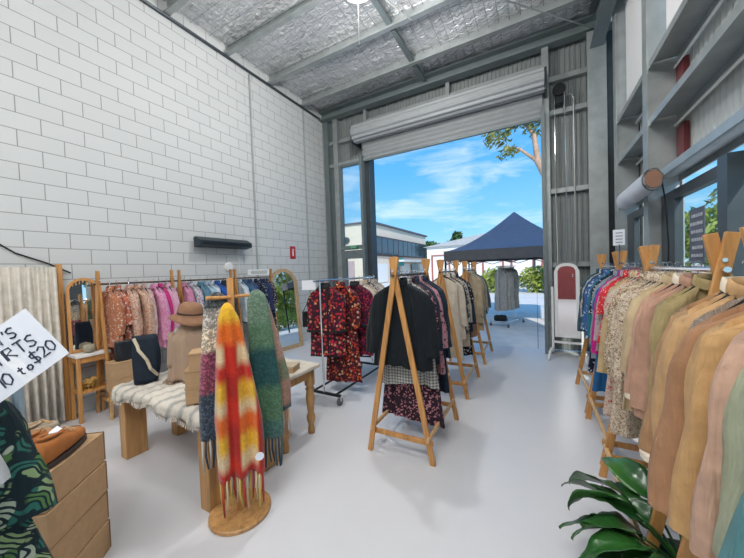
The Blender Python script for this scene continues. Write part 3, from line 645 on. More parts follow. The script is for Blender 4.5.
# right rows, near to far
row('on the right-hand racks', .65, 1.56, [
 ('teal gauze shirt nearest the camera', 'shirt', P_((.075, .20, .215)), .80, kw(L=.86, flare=.13, Ls=.78, out=.16, r0=.09, r1=.10, wide=1, sh=.18)),
 ('sage green blouse beside the teal shirt', 'blouse', P_((.29, .33, .22)), .92, kw(L=.72, Ls=.62, r1=.075, gather=.35, out=.09)),
 ('second sage green blouse with gathered cuffs', 'blouse', P_((.33, .36, .25)), 1.02, kw(L=.70, Ls=.66, r1=.07, gather=.4, out=.10)),
 ('blush pink knit between sage blouse and ochre coat', 'sweater', P_((.52, .33, .24)), 1.10, kw(L=.68, Ls=.64, out=.10)),
 ('ochre tan teddy coat', 'coat', P_((.50, .30, .13)), 1.19, kw(L=.74, Ls=.66, r0=.085, r1=.068, out=.10, t=.09)),
 ('chestnut brown coat', 'coat', P_((.36, .19, .10)), 1.29, kw(L=.76, Ls=.68, r0=.09, r1=.075, out=.12, t=.09)),
 ('taupe grey ribbed cardigan', 'cardigan', K_((.30, .24, .19)), 1.39, kw(L=.70, Ls=.60, out=.08)),
 ('camel jacket tied with cream cord', 'jacket', P_((.50, .31, .15)), 1.47, kw(L=.70, Ls=.62, out=.10)),
 ('second camel jacket beside the piped coat', 'jacket', P_((.46, .27, .12)), 1.53, kw(L=.72, Ls=.64, out=.11)),
 ('tan coat edged with cream piping', 'coat', P_((.38, .22, .11)), 1.58, kw(L=.80, Ls=.62, r0=.085, r1=.075, out=.11, trim=TRIM)),
], 'clothes on the nearest right rack')
row('on the right-hand racks', .69, 1.56, [
 ('olive khaki knit sweater', 'sweater', P_((.35, .275, .13)), 1.93, kw(L=.74, Ls=.66, out=.08, r1=.05)),
 ('blush cardigan beside the olive sweater', 'cardigan', P_((.46, .27, .19)), 2.08, kw(L=.76, Ls=.64, out=.10)),
 ('second blush cardigan with pale edging', 'cardigan', P_((.50, .30, .21)), 2.17, kw(L=.74, Ls=.60, trim=TRIM)),
 ('sand linen shirt', 'shirt', P_((.52, .40, .24)), 2.26, kw(L=.80, Ls=.5)),
 ('cream blouse with small brown flowers', 'blouse', B_((.66, .58, .46), (.46, .33, .22), (.66, .58, .46), (.22, .13, .08), (.62, .5, .38), sc=1.3), 2.36, kw(L=.72, Ls=.58)),
 ('long cream floral dress', 'dress', B_((.62, .54, .42), (.28, .18, .11), (.64, .55, .44), (.50, .36, .24), sc=1.6), 2.46, kw(LONG, Ls=.4)),
 ('oatmeal lace blouse', 'blouse', B_((.62, .54, .42), (.45, .35, .24)), 2.56, kw(L=.70, Ls=.58)),
 ('beige blouse speckled with brown', 'blouse', B_((.60, .50, .37), (.24, .15, .08), (.66, .58, .46), sc=1.5), 2.66, kw(L=.72, Ls=.6)),
], 'clothes on the olive sweater rack')
row('on the right-hand racks', .72, 1.56, [
 ('long ivory dress with red flowers at the hem', 'dress', B_((.62, .55, .45), (.50, .40, .32), (.64, .57, .48), (.50, .08, .06), sc=1.5), 3.00, kw(LONG, L=1.12, Ls=.3)),
 ('sandy tan jacket with long sleeves', 'jacket', P_((.52, .385, .20)), 3.09, kw(L=.82, Ls=.76, r0=.085, r1=.07, out=.13)),
 ('brown and cream mottled blouse', 'blouse', B_((.60, .52, .42), (.30, .2, .13), (.55, .42, .3), sc=1.3), 3.18, kw(L=.72)),
 ('red top with pale flowers', 'top', F_((.60, .03, .04), (.7, .5, .45), (.60, .03, .04), (.60, .03, .04), (.60, .03, .04), sc=1.6), 3.27, kw(L=.62, Ls=.3)),
 ('grey pink floral blouse', 'blouse', F_((.42, .36, .36), (.5, .3, .35), (.28, .26, .3)), 3.35, kw(L=.70)),
 ('magenta blouse with long sleeves', 'blouse', P_((.55, .012, .24)), 3.44, kw(L=.74, Ls=.70, out=.11)),
 ('long bright blue dress', 'dress', P_((.02, .12, .30)), 3.53, kw(LONG, L=1.10, Ls=.3)),
 ('slate grey shirt', 'shirt', P_((.25, .28, .32)), 3.63, kw(L=.86, Ls=.66)),
], 'clothes on the magenta blouse rack')
row('on the right-hand racks', .73, 1.56, [
 ('long navy dress with white dots', 'dress', F_(NVY, NVY, (.6, .62, .65), NVY), 3.96, kw(LONG, L=1.08, Ls=.4)),
 ('teal blue long blouse', 'blouse', P_((.02, .17, .22)), 4.04, kw(L=.84, Ls=.66)),
 ('cobalt blue print blouse', 'blouse', B_((.03, .13, .42), (.02, .06, .2), (.3, .42, .6)), 4.12, kw(L=.72, Ls=.62)),
 ('blue shirt with white leaves', 'shirt', F_((.04, .12, .30), (.5, .58, .68), (.04, .12, .30), sc=.8), 4.21, kw(L=.76, Ls=.62)),
 ('ink navy shirt', 'shirt', P_((.02, .05, .13)), 4.30, kw(L=.72, Ls=.6)),
 ('beige patterned blouse among the blue clothes', 'blouse', B_((.55, .5, .42), (.3, .28, .25)), 4.40, kw(L=.66, Ls=.5)),
 ('pale grey blouse with slate flowers', 'blouse', F_((.48, .52, .55), (.16, .2, .28), (.48, .52, .55)), 4.51, kw(L=.76, Ls=.66)),
 ('dark teal denim shirt at the far end', 'shirt', P_((.03, .085, .115)), 4.64, kw(L=.78, Ls=.72, out=.12)),
], 'clothes on the blue rack at right')
# middle row
row('in the middle row', -1.05, 1.56, [
 ('black long-sleeved shirt', 'shirt', P_((.008, .012, .016)), 2.42, kw(L=.76, w=.25, flare=.02, Ls=.60, out=.11, wide=1, r0=.09, r1=.07, t=.1)),
 ('grey plaid tunic hanging below the black shirt', 'tunic', Q_((.50, .50, .46), (.30, .30, .28), (.12, .13, .13), sc=1.3), 2.52, kw(L=.94, w=.25, flare=.04, Ls=.5)),
 ('long black dress patterned with pink flowers', 'dress', F_((.03, .015, .025), (.50, .22, .26), (.50, .22, .26), (.03, .015, .025), (.42, .18, .22)), 2.63, kw(L=1.31, w=.26, flare=.06, Ls=.4)),
 ('navy denim shirt between floral garments', 'shirt', P_((.02, .035, .06)), 2.74, kw(L=.80, Ls=.62)),
 ('pink floral blouse with black sprigs', 'blouse', F_((.50, .25, .28), (.04, .02, .03), (.50, .25, .28), (.32, .1, .14)), 2.84, kw(L=.92, w=.25, Ls=.62, out=.12)),
 ('long navy dress at the rear', 'dress', P_((.015, .03, .055)), 2.94, kw(L=1.16, w=.25, Ls=.6)),
 ('dark teal jacket at the rear', 'jacket', P_((.02, .04, .055)), 3.04, kw(L=.82, w=.26, Ls=.66, out=.12)),
], 'clothes on the black shirt rack')
row('in the middle row', -1.05, 1.56, [
 ('cream wide trousers', 'trousers', P_((.60, .53, .43)), 3.80, kw(L=1.05, w=.19, flare=.04, Ls=0, sh=.17, collar=False)),
 ('oatmeal linen shirt', 'shirt', P_((.55, .48, .39)), 3.90, kw(L=.84, Ls=.6)),
 ('black cardigan between cream clothes', 'cardigan', P_((.012, .014, .02)), 3.99, kw(L=.7, Ls=.5)),
 ('ivory blouse with black pattern', 'blouse', B_((.6, .57, .5), (.05, .05, .06)), 4.09, kw(L=.78, Ls=.58)),
 ('sand long tunic', 'tunic', P_((.52, .44, .34)), 4.19, kw(L=.98, Ls=.6)),
 ('long black dress with white blossoms', 'dress', F_((.015, .018, .03), (.6, .6, .58), (.015, .018, .03)), 4.29, kw(L=1.14, Ls=.3)),
 ('navy jacket at the rear of the cream clothes', 'jacket', P_((.015, .04, .075)), 4.41, kw(L=.82, Ls=.66, out=.13)),
], 'clothes on the cream rack')
row('in the middle row', -1.05, 1.56, [
 ('khaki beige coat', 'coat', P_((.40, .33, .22)), 5.25, kw(L=.86, Ls=.66, out=.10)),
 ('tan cotton dress', 'dress', P_((.50, .36, .20)), 5.36, kw(L=1.0, Ls=.5)),
 ('cream shirt beside the tan dress', 'shirt', P_((.58, .5, .4)), 5.47, kw(L=.78, Ls=.6)),
 ('olive grey shirt', 'shirt', P_((.24, .24, .17)), 5.58, kw(L=.82, Ls=.62)),
 ('stone linen jacket', 'jacket', P_((.42, .39, .33)), 5.69, kw(L=.80, Ls=.64, out=.12)),
 ('charcoal jacket nearest the roller door', 'jacket', P_((.10, .10, .10)), 5.84, kw(L=.76, Ls=.6, out=.13)),
], 'clothes on the khaki rack')
# red rolling rack
RK = dict(w=.21, Ls=.50, out=.02, r0=.085, r1=.09)
RF = F_((.05, .012, .025), (.48, .02, .04), (.55, .06, .03), (.42, .015, .06), (.50, .03, .03), (.6, .28, .16), sc=.62); RF2 = F_((.06, .012, .02), (.55, .08, .02), (.42, .02, .05), (.6, .14, .03), (.52, .03, .02), (.65, .4, .25), sc=.7)
row('on the rolling rack', -2.23, 1.50, [
 ('red floral kimono with black edging', 'kimono', RF, 2.98, kw(RK, L=.88, flare=.03, trim=BLACKF, rz=.25, dx=-.06)),
 ('long red patterned kimono dress', 'kimono', RF2, 3.16, kw(RK, L=1.24, flare=.04, rz=.25, dx=.03)),
 ('crimson printed kimono with black band', 'kimono', F_((.06, .012, .03), (.45, .015, .08), (.5, .05, .05), (.30, .02, .10), sc=.8), 3.42, kw(RK, L=.98, trim=BLACKF, dx=.10, rz=.2)),
 ('cream lace blouse behind the red kimonos', 'blouse', B_((.66, .6, .52), (.48, .38, .3), sc=2.), 3.60, kw(L=.92, Ls=.6, out=.13, dx=.05)),
 ('ivory crochet top', 'top', P_((.62, .57, .48)), 3.70, kw(L=.7)),
 ('beige leopard print blouse', 'blouse', F_((.5, .4, .3), (.1, .07, .05), (.5, .4, .3), sc=1.4), 3.80, kw(L=.7)),
 ('black and cream patterned blouse', 'blouse', B_((.55, .5, .44), (.04, .04, .04)), 3.90, kw(L=.72)),
 ('pale grey blouse', 'blouse', P_((.42, .4, .38)), 4.0, kw(L=.72)),
 ('taupe blouse at the far end', 'blouse', P_((.35, .29, .23)), 4.10, kw(L=.7)),
], 'clothes on the red rolling rack')
# left wall
row('on the wall rack', -4.53, 1.56, [
 ('orange blouse with cream blossoms at the left end', 'blouse', F_((.46, .17, .08), (.68, .54, .46), (.50, .2, .1), (.68, .54, .46), (.42, .13, .07), sc=1.0), 1.66, kw(L=.72, Ls=.5, dx=.04)),
 ('long rust and white floral dress', 'dress', F_((.42, .12, .07), (.68, .56, .5), (.46, .2, .12), (.68, .56, .5), sc=.8), 1.74, kw(L=1.15, flare=.08, Ls=.4)),
 ('terracotta patterned dress', 'dress', B_((.46, .19, .1), (.66, .5, .4), (.4, .13, .07), sc=1.3), 1.84, kw(L=.74, Ls=.56, dx=.05)),
 ('rust blouse with white sprigs', 'blouse', B_((.44, .16, .07), (.68, .55, .46), (.50, .22, .1), (.66, .5, .4)), 1.93, kw(L=.70, Ls=.56, dx=.04)),
 ('dusty pink striped shirt', 'shirt', S_((.52, .33, .3), (.62, .48, .45), sc=2.), 2.02, kw(L=.78, Ls=.6)),
 ('candy pink shirt', 'shirt', B_((.62, .2, .38), (.66, .35, .48), sc=1.6), 2.12, kw(L=.82, Ls=.66, dx=.05)),
 ('hot pink blouse', 'blouse', P_((.55, .03, .20)), 2.21, kw(L=.84, Ls=.6)),
 ('pale pink printed shirt', 'shirt', B_((.62, .30, .42), (.6, .42, .5), sc=1.5), 2.30, kw(L=.74, Ls=.6, dx=.03)),
], 'clothes on the orange and pink rack')
row('on the wall rack', -4.53, 1.56, [
 ('pink and mauve print blouse', 'blouse', B_((.58, .28, .40), (.5, .18, .3), sc=1.7), 2.54, kw(L=.70, Ls=.6)),
 ('red and blue floral blouse', 'blouse', F_((.5, .5, .55), (.1, .12, .3), (.4, .08, .1)), 2.64, kw(L=.62)),
 ('steel blue shirt', 'shirt', P_((.10, .22, .30)), 2.76, kw(L=.80, Ls=.66, dx=.05)),
 ('sky blue shirt', 'shirt', P_((.34, .48, .58)), 2.86, kw(L=.80, Ls=.66)),
 ('white and blue striped shirt', 'shirt', S_((.62, .66, .7), (.3, .4, .55), sc=2.), 2.96, kw(L=.82)),
 ('royal blue blouse', 'blouse', P_((.02, .09, .36)), 3.06, kw(L=.72)),
 ('dark navy blouse beside the royal blue one', 'blouse', P_(NVY), 3.18, kw(L=.72)),
], 'clothes on the blue wall rack')
row('on the wall rack', -4.53, 1.56, [
 ('white and pale blue shirt', 'shirt', B_((.6, .66, .7), (.4, .52, .62)), 3.48, kw(L=.72)),
 ('denim blue shirt', 'shirt', P_((.05, .12, .22)), 3.58, kw(L=.74)),
 ('navy shirt with fine print', 'shirt', B_((.02, .04, .12), (.08, .12, .25)), 3.70, kw(L=.78)),
 ('navy blouse with pale flowers', 'blouse', F_(NVY, NVY, (.45, .45, .5)), 3.82, kw(L=.78, dx=.04)),
 ('navy cotton dress', 'dress', P_((.02, .035, .10)), 3.94, kw(L=.92, Ls=.5, dx=.05)),
 ('long black and white floral dress', 'dress', F_((.02, .02, .03), (.62, .6, .6), (.02, .02, .03), (.4, .3, .35)), 4.06, kw(L=1.22, flare=.06, Ls=.4)),
], 'clothes on the navy wall rack')
# gowns under the marquee
GW = dict(L=1.16, w=.16, flare=.03, Ls=.70, out=.03, sh=.14, r0=.055, r1=.05)
ca, sa = cos(-.35), sin(-.35)
for i, (d, c, off) in enumerate((('ash grey gown nearest the shop', (.38, .37, .35), -.36), ('stone grey gown', (.50, .46, .40), -.22), ('silver grey gown', (.44, .43, .41), -.08), ('warm grey gown', (.46, .41, .34), .06), ('dark grey gown', (.30, .30, .29), .2), ('olive grey gown at the far end', (.38, .38, .30), .34))):
    x, y = -.74-sa*off, 9.15+ca*off
    garment('gown', 'gown', d+' on the rolling rack under the marquee', P_(c), x, y, 1.60, -.35+.08*((i*7) % 3-1), seed=300+i, group='gowns under the marquee', **GW)
    hanger(x, y, 1.613, -.35, 'hanger holding the '+d, 'hangers under the marquee')
sh_ = build('bag', box(BM(), (-.16, -.10, 0), (.16, .10, .16), .05), BLACKF, None, True, (-.88, 8.75, .13)); tag(sh_, 'small black bag lying on the base of the outdoor gown rack', 'bag')
# ================================================================== left side: curtain, mirrors, wall fittings
e = empty('wooden_stand', (-4.77, 1.30, 0)); tag(e, 'tall wooden post with a side rail carrying the cream curtain', 'stand')
build('post', beam(BM(), (0, 0, 0), (0, 0, 1.80), .05, .05, (1, 0, 0)), WOOD, e); build('rail', tube(BM(), [(0, 0, 1.755), (.10, -.95, 1.755)], .012, 8), WOOD, e)
bm = BM(); n = 150; top, mid, bot = [], [], []
for i in range(n+1):
    f = i/n; x = -4.695+.115*f; y = 1.26-.95*f; ph = 2*pi*f*14
    top.append(bm.verts.new((x+.016*sin(ph), y, 1.765))); mid.append(bm.verts.new((x+.032*sin(ph+.3*sin(9*f)), y+.006*sin(2*ph), .9))); bot.append(bm.verts.new((x+.040*sin(ph+.5*sin(7*f)), y, .05)))
for a, b in ((bot, mid), (mid, top)):
    for i in range(n): bm.faces.new((a[i], a[i+1], b[i+1], b[i]))
cu = solid(build('curtain', bm, fab('plain', ((.66, .61, .53),)), None, True), .004); tag(cu, 'cream pleated curtain hanging behind the handwritten sign', 'curtain')
def arch_pts(w, h, n=18, inset=0.):
    r = w/2-inset; hz = h-w/2
    return [(-r, inset), (r, inset)]+[(r*cos(pi*k/n), hz+r*sin(pi*k/n)) for k in range(n+1)]
def arched_mirror(name, label, loc, w, h, rim, mat, rz, lean, d=.035):
    e = empty(name, loc, rz); e.rotation_euler[0] = lean; tag(e, label, 'mirror')
    o, i_ = arch_pts(w, h), arch_pts(w, h, 18, rim)
    rings = [[(x, -d, z) for x, z in o], [(x, 0, z) for x, z in o], [(x, 0, z) for x, z in i_], [(x, -d, z) for x, z in i_], [(x, -d, z) for x, z in o]]
    build('frame', loft(BM(), rings), mat, e); build('glass', prism(BM(), i_, -.012, -.004, 1), MIRROR, e); return e
arched_mirror('arched_mirror', 'large arched wooden floor mirror leaning on the block wall beside the navy clothes', (-4.64, 4.72, 0), .72, 1.72, .075, wood('bleached_wood', (.50, .34, .19)), RD(83), -.085)
am = arched_mirror('vanity_mirror', 'narrow arched mirror standing on the small console beside the curtain', (-4.68, 1.475, .775), .30, .86, .030, WOOD, RD(80), -.04)
bm = BM()
for k in range(-3, 4): beam(bm, (k*.03, -.03, .80-abs(k)*.012), (k*.03, -.03, .85-abs(k)**1.6*.008), .008, .008)
build('spindles', bm, WOOD, am)
e = empty('console_table', (-4.62, 1.475, 0), RD(90)); tag(e, 'small wooden console with white top and shelf under the narrow arched mirror', 'table')
build('top', box(BM(), (-.16, -.13, .735), (.16, .13, .77), .006), WHITEP, e); build('apron', box(BM(), (-.14, -.11, .67), (.14, .11, .735)), WOOD, e); build('shelf', box(BM(), (-.14, -.11, .32), (.14, .11, .35)), WOOD, e)
for x in (-.135, .135):
    for y in (-.105, .105): build('leg', beam(BM(), (x, y, 0), (x, y, .735), .036, .036), WOOD, e)
o = build('rolled_bag', lathe(BM(), [(.001, -.0), (.045, .01), (.058, .05), (.05, .09), (.001, .105)], 20), fab('plain', ((.40, .36, .27),)), None, True, (-4.56, 1.455, .77)); tag(o, 'small sage grey cloth pouch on the white console top', 'pouch')
e = empty('basket', (-4.60, 1.455, .35)); tag(e, 'golden wire basket of trinkets on the console shelf', 'basket')
bm = BM()
for z, r in ((.005, .075), (.05, .09), (.10, .105)): tube(bm, [(r*cos(2*pi*k/20), r*sin(2*pi*k/20), z) for k in range(21)], .005, 5, False)
for k in range(14): tube(bm, [(.075*cos(2*pi*k/14), .075*sin(2*pi*k/14), .005), (.105*cos(2*pi*k/14), .105*sin(2*pi*k/14), .10)], .004, 5)
GOLD = plain('brass_wire', (.60, .40, .12), .3, .8); build('wire_body', bm, GOLD, e)
bm = BM()
for k in range(16): bmesh.ops.create_icosphere(bm, subdivisions=2, radius=.022, matrix=Matrix.Translation((.06*cos(k*2.4)*(k/16)**.5, .06*sin(k*2.4)*(k/16)**.5, .05+.04*(k % 3)*.6)))
build('filling', bm, plain('amber_beads', (.62, .36, .10), .35), e, True)
e = empty('strip_heater', (-4.70, 3.36, 2.165)); tag(e, 'long black strip heater mounted high on the white block wall', 'heater')
build('body', prism(BM(), [(-.075, -.085), (.085, -.055), (.085, .02), (-.045, .085), (-.09, .06)], -.49, .49, 1), plain('dark_grey_heater', (.030, .045, .055), .45, .3), e)
build('element', box(BM(), (.083, -.44, -.045), (.092, .44, .0), .003), BLACKM, e)
for y in (-.3, .3): build('bracket', box(BM(), (-.158, y-.02, -.02), (-.06, y+.02, .02)), STEELD, e)
build('cable', tube(BM(), [(-.10, .36, -.02), (-.14, .37, -.2), (-.145, .37, -.48)], .006, 6), WHITEP, e)
o = build('socket_plate', lathe(BM(), [(.001, 0), (.085, 0), (.085, .02), (.07, .03), (.001, .03)], 28), WHITEP); o.matrix_world = Matrix.Translation((-4.858, 3.52, 1.76)) @ Matrix.Rotation(RD(90), 4, 'Y'); tag(o, 'round white fitting on the block wall below the black strip heater', 'fitting')
e = empty('fire_sign', (-4.85, 5.16, 2.08)); tag(e, 'small red fire safety sign on the white block wall', 'sign')
build('plate', box(BM(), (-.006, -.085, -.14), (.006, .085, .14), .003), plain('fire_red', (.50, .02, .03), .5), e)
bm = BM(); box(bm, (.006, -.02, -.08), (.010, .02, .05)); box(bm, (.006, -.02, .06), (.010, .035, .08)); build('symbol', bm, WHITEP, e)
o = build('cable', tube(BM(), [(-4.845, .88, 2.02), (-4.845, 1.0, 1.92), (-4.84, 1.22, 1.82), (-4.835, 1.42, 1.70)], .008, 6), BLACKM); tag(o, 'thin black cable running down the block wall above the cream curtain', 'cable')
e = empty('rack_sign', (-4.48, 3.86, 1.60), RD(80)); tag(e, 'white sign block standing on the rail above the navy clothes', 'sign')
build('board', box(BM(), (-.21, -.015, 0), (.21, .015, .10), .004), WHITEP, e)
bm = BM()
for z in (.03, .05, .07): box(bm, (-.16, -.019, z-.004), (.16, -.015, z+.004))
build('printed_lines', bm, STEELD, e)

# ---------------- shoe boxes, shoes
def shoe_box(loc, rz, w, d, h, label, group):
    e = empty('shoe_box', loc, rz); tag(e, label, 'box', group)
    build('base', box(BM(), (-w/2, -d/2, 0), (w/2, d/2, h*.97), .003), KRAFT, e)
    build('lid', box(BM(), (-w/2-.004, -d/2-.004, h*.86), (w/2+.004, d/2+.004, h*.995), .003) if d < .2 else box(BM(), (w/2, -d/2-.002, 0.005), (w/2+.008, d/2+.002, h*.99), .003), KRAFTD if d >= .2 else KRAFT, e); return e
BR = RD(-50.5)
ux, uy = cos(BR), sin(BR)
bc = Vector((-2.265, .765, 0)) + Vector((ux, uy, 0))*.20 + Vector((uy, -ux, 0))*.115
BRR = BR+pi
for k, l in enumerate(('lowest brown shoe box of the stack under the tan shoes', 'second brown shoe box from the floor in the stack under the tan shoes', 'third brown shoe box from the floor in the stack under the tan shoes', 'top brown shoe box, directly under the tan shoes')):
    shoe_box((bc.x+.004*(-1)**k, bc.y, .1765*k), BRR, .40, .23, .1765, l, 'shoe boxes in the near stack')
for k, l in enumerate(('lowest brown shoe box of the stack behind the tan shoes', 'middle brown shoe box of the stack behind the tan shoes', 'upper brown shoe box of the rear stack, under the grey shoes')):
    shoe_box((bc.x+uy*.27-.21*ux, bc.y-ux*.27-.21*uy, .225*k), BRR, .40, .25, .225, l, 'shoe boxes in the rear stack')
def shoe(loc, rz, mat, label, L=.28, group=None):
    e = empty('shoe', loc, rz); e.scale = (1.12, 1.1, 1.35); tag(e, label, 'shoe', group); rings = []; N = 20
    for j in range(17):
        s = j/16; y = -L/2+L*s; wd = .038+.012*sin(pi*min(1, s*1.15))-.03*max(0, s-.86)/.14*1.0-.012*max(0, .12-s)/.12
        hh = .075-.03*min(1, s/.45)+.028*exp(-((s-.58)/.2)**2)*0+.012*sin(pi*s) if s < .5 else .058-.026*((s-.5)/.5)**1.5
        hh = .082 if s < .3 else (.082-.028*(s-.3)/.3 if s < .6 else .054-.022*((s-.6)/.4)**1.6)
        hh *= (1-.75*max(0, s-.9)/.1)
        rings.append([(wd*sgnpow(cos(2*pi*k/N), .8), y, .016+hh*.5+hh*.5*sgnpow(sin(2*pi*k/N), .75)) for k in range(N)])
    build('upper', loft(BM(), rings, True, True), mat, e, True)
    sole = [(.046*sgnpow(cos(2*pi*k/28), .75)*(1 if sin(2*pi*k/28) > -.3 else .9), L*.505*sgnpow(sin(2*pi*k/28), .85)) for k in range(28)]
    build('sole', prism(BM(), sole, 0, .018, 2), plain('dark_sole', (.05, .035, .03), .6), e)
    bm = BM()
    op = [(.026*cos(2*pi*k/20), -L*.24+.065*sin(2*pi*k/20), .101-.008*sin(2*pi*k/20)) for k in range(21)]; tube(bm, op, .006, 6, False); build('collar', bm, mat, e, True)
    build('insole', prism(BM(), [(.024*cos(2*pi*k/20), -L*.24+.06*sin(2*pi*k/20)) for k in range(20)], .094, .099, 2), plain('insole_tan', (.30, .17, .08), .8), e)
    bm = BM(); tube(bm, [(-.03, .02, .075), (.0, .03, .092), (.03, .02, .075)], .004, 5); tube(bm, [(-.03, .05, .066), (.0, .06, .078), (.03, .05, .066)], .004, 5); build('laces', bm, KRAFT, e); return e
SUEDE = plain('tan_suede', (.42, .15, .04), .75, 0, .3, .12, 20); GREYC = plain('greige_canvas', (.42, .35, .26), .85, 0, .2, .08, 20)
sb = bc + Vector((0, 0, .7065)); n_ = Vector((uy, -ux, 0)); u_ = Vector((ux, uy, 0)); SR = BR+pi-pi/2+.12
shoe(sb-n_*.05+u_*.0, SR, SUEDE, 'tan suede shoe at the front of the top shoe box', .30, 'tan shoes')
shoe(sb+n_*.065-u_*.02, SR, SUEDE, 'tan suede shoe behind its mate, farther from the camera', .30, 'tan shoes')
sb2 = Vector((bc.x+uy*.27-.21*ux, bc.y-ux*.27-.21*uy, .676))
shoe(sb2-n_*.06, SR+.1, GREYC, 'greige canvas shoe just behind the tan pair', .29, 'greige shoes')
shoe(sb2+n_*.06, SR+.05, GREYC, 'greige canvas shoe farthest back, against the curtain', .29, 'greige shoes')
o = build('price_tag', box(BM(), (-.016, -.03, -.001), (.016, .03, .001)), PAPER, None, False, (sb.x-n_.x*.05+u_.x*.05, sb.y-n_.y*.05+u_.y*.05, sb.z+.135)); o.rotation_euler = (.5, .35, .4); tag(o, 'small white price tag on the tan suede shoes', 'tag')

# ---------------- handwritten sign on its pole, palm shirts below
def cam_pt(x, y, depth):
    v = r2*((x-372)/FPX)+u2*(-(y-279)/FPX)+fwd; return Vector((0, 0, 1.6))+v*depth
A_, B2, C_ = cam_pt(33, 307, 1.04), cam_pt(69, 353, 1.06), cam_pt(8, 397, 1.02)
ex_ = (B2-C_).normalized(); ey_ = (A_-B2); ey_ = (ey_-ex_*ey_.dot(ex_)).normalized(); ez_ = ex_.cross(ey_)
PW, PH = .297, .205
SM_ = Matrix(((ex_.x, ey_.x, ez_.x, B2.x), (ex_.y, ey_.y, ez_.y, B2.y), (ex_.z, ey_.z, ez_.z, B2.z), (0, 0, 0, 1)))
sg = build('price_sign', box(BM(), (-PW, 0, -.002), (0, PH, .0)), PAPER); sg.matrix_world = SM_; tag(sg, 'tilted white paper sign with handwritten shirt prices at the left edge', 'sign')
bm = BM()
def wr(s, x, y, h, adv, rot): write(bm, s, Matrix.Translation((x, y, .001)) @ Matrix.Rotation(rot, 4, 'Z'), h, adv, .0028)
wr("MEN'S", -.208, .150, .036, .032, -.03); wr('SHIRTS', -.226, .098, .040, .034, -.06); wr('$10', -.255, .03, .044, .036, -.06); wr('to', -.150, .030, .032, .027, -.06); wr('$20', -.095, .034, .040, .030, .05)
build('handwriting', bm, INK, sg)
bm = BM(); box(bm, (-.155, .0, .0003), (-.118, .125, .0012)); build('clear_tape', bm, plain('tape', (.86, .87, .90), .2), sg)
e = empty('rolling_rack', (-1.76, .345, 0)); tag(e, 'pale blue-grey metal rack post carrying the handwritten sign and palm shirts', 'clothes rack')
PBL = plain('pale_blue_metal', (.36, .47, .56), .4, .2)
build('post', tube(BM(), [(.02, -.01, .0), (.0, .0, 1.385)], .017, 10), PBL, e); build('post', tube(BM(), [(.16, -.80, 0), (.16, -.80, 1.385)], .017, 10), PBL, e)
build('crossbar', tube(BM(), [(.0, .0, 1.37), (.16, -.80, 1.37)], .010, 8), PBL, e); build('rail', tube(BM(), [(-.38, -.26, 1.385), (.5, -.42, 1.385)], .012, 8), CHROME, e); build('base_bar', beam(BM(), (.02, .06, .03), (.17, -.86, .03), .03, .03), PBL, e)
LF = fab('leaf', ((.012, .028, .035), (.10, .22, .07), (.30, .42, .20), (.03, .16, .12), (.45, .52, .40)), sc=1.6)
LF2 = fab('leaf', ((.55, .58, .60), (.12, .28, .05), (.55, .58, .60), (.05, .16, .05), (.20, .32, .08)), sc=1.2)
for x, y, d, mt, k in ((-1.60, -.07, 'white shirt printed with green palm leaves at the lower left corner', LF2, dict(L=.80, flare=.06, Ls=.34, r0=.10, r1=.10, out=.05)), (-1.77, .03, 'dark shirt with pale green palm leaf print at the left edge', LF, dict(L=.90, flare=.15, Ls=.56, r0=.085, r1=.085, out=.12))):
    garment('shirt', 'shirt', d, mt, x, y+.02, 1.39, RD(79), seed=int(-x*100), group='palm print shirts at the left edge', wide=1, **k)
    hanger(x, y+.02, 1.403, RD(79), 'hanger holding the '+d, 'hangers under the handwritten sign')

# ---------------- tables
e = empty('table', (-2.65, 1.52, 0)); tag(e, 'rustic wooden table under the shaggy woven rug', 'table')
build('top', box(BM(), (-.68, -.32, .60), (.72, .34, .648), .006), WOODT, e)
for (x, y) in ((-.615, -.20), (.64, -.24), (-.615, .23), (.64, .23)): build('leg', box(BM(), (x-.055, y-.085, 0), (x+.055, y+.085, .60), .006), WOODT, e)
build('apron', box(BM(), (-.58, -.24, .545), (.56, -.20, .60)), WOODT, e); build('apron', box(BM(), (-.58, .20, .545), (.56, .24, .60)), WOODT, e)
def rug():
    bm = BM(); rnd = random.Random(5); nx, ny = 90, 64; V = []
    for j in range(ny+1):
        row_ = []
        for i in range(nx+1):
            u = i/nx; v = j/ny; x = -3.25+1.32*u; d = v*.86   # d runs from hanging front edge to back
            hang = .055+.02*sin(9*u+1)+.018*sin(23*u)
            if d < hang: y = 1.185-.012*sin(14*u)-.010*rnd.random(); z = .655-(hang-d)
            else: y = 1.19+(d-hang); z = .664
            tuft = .011*max(0, sin(2*pi*u*11))+.007*rnd.random()+.006*max(0, sin(2*pi*v*9))
            row_.append(bm.verts.new((x+.006*rnd.random(), y-(tuft if d < hang else 0), z+(tuft if d >= hang else 0))))
        V.append(row_)
    for j in range(ny):
        for i in range(nx): bm.faces.new((V[j][i], V[j][i+1], V[j+1][i+1], V[j+1][i]))
    return bm
mr, t, b = newmat('woven_rug', .95, 0, .1); w_ = nn(t, 'ShaderNodeTexWave', Scale=2.4, Distortion=4.5); w_.bands_direction = 'X'; w_.inputs['Detail'].default_value = 3; t.links.new(coords(t), w_.inputs['Vector'])
t.links.new(ramp(t, w_.outputs[1], [(0, (.40, .39, .36)), (.2, (.55, .52, .46)), (.4, (.66, .61, .53))]), b.inputs['Base Color'])
o = solid(build('rug', rug(), mr, None, True), .006); tag(o, 'cream shaggy rug with grey stripes draped over the rustic table', 'rug')
bm = BM(); rnd = random.Random(2)
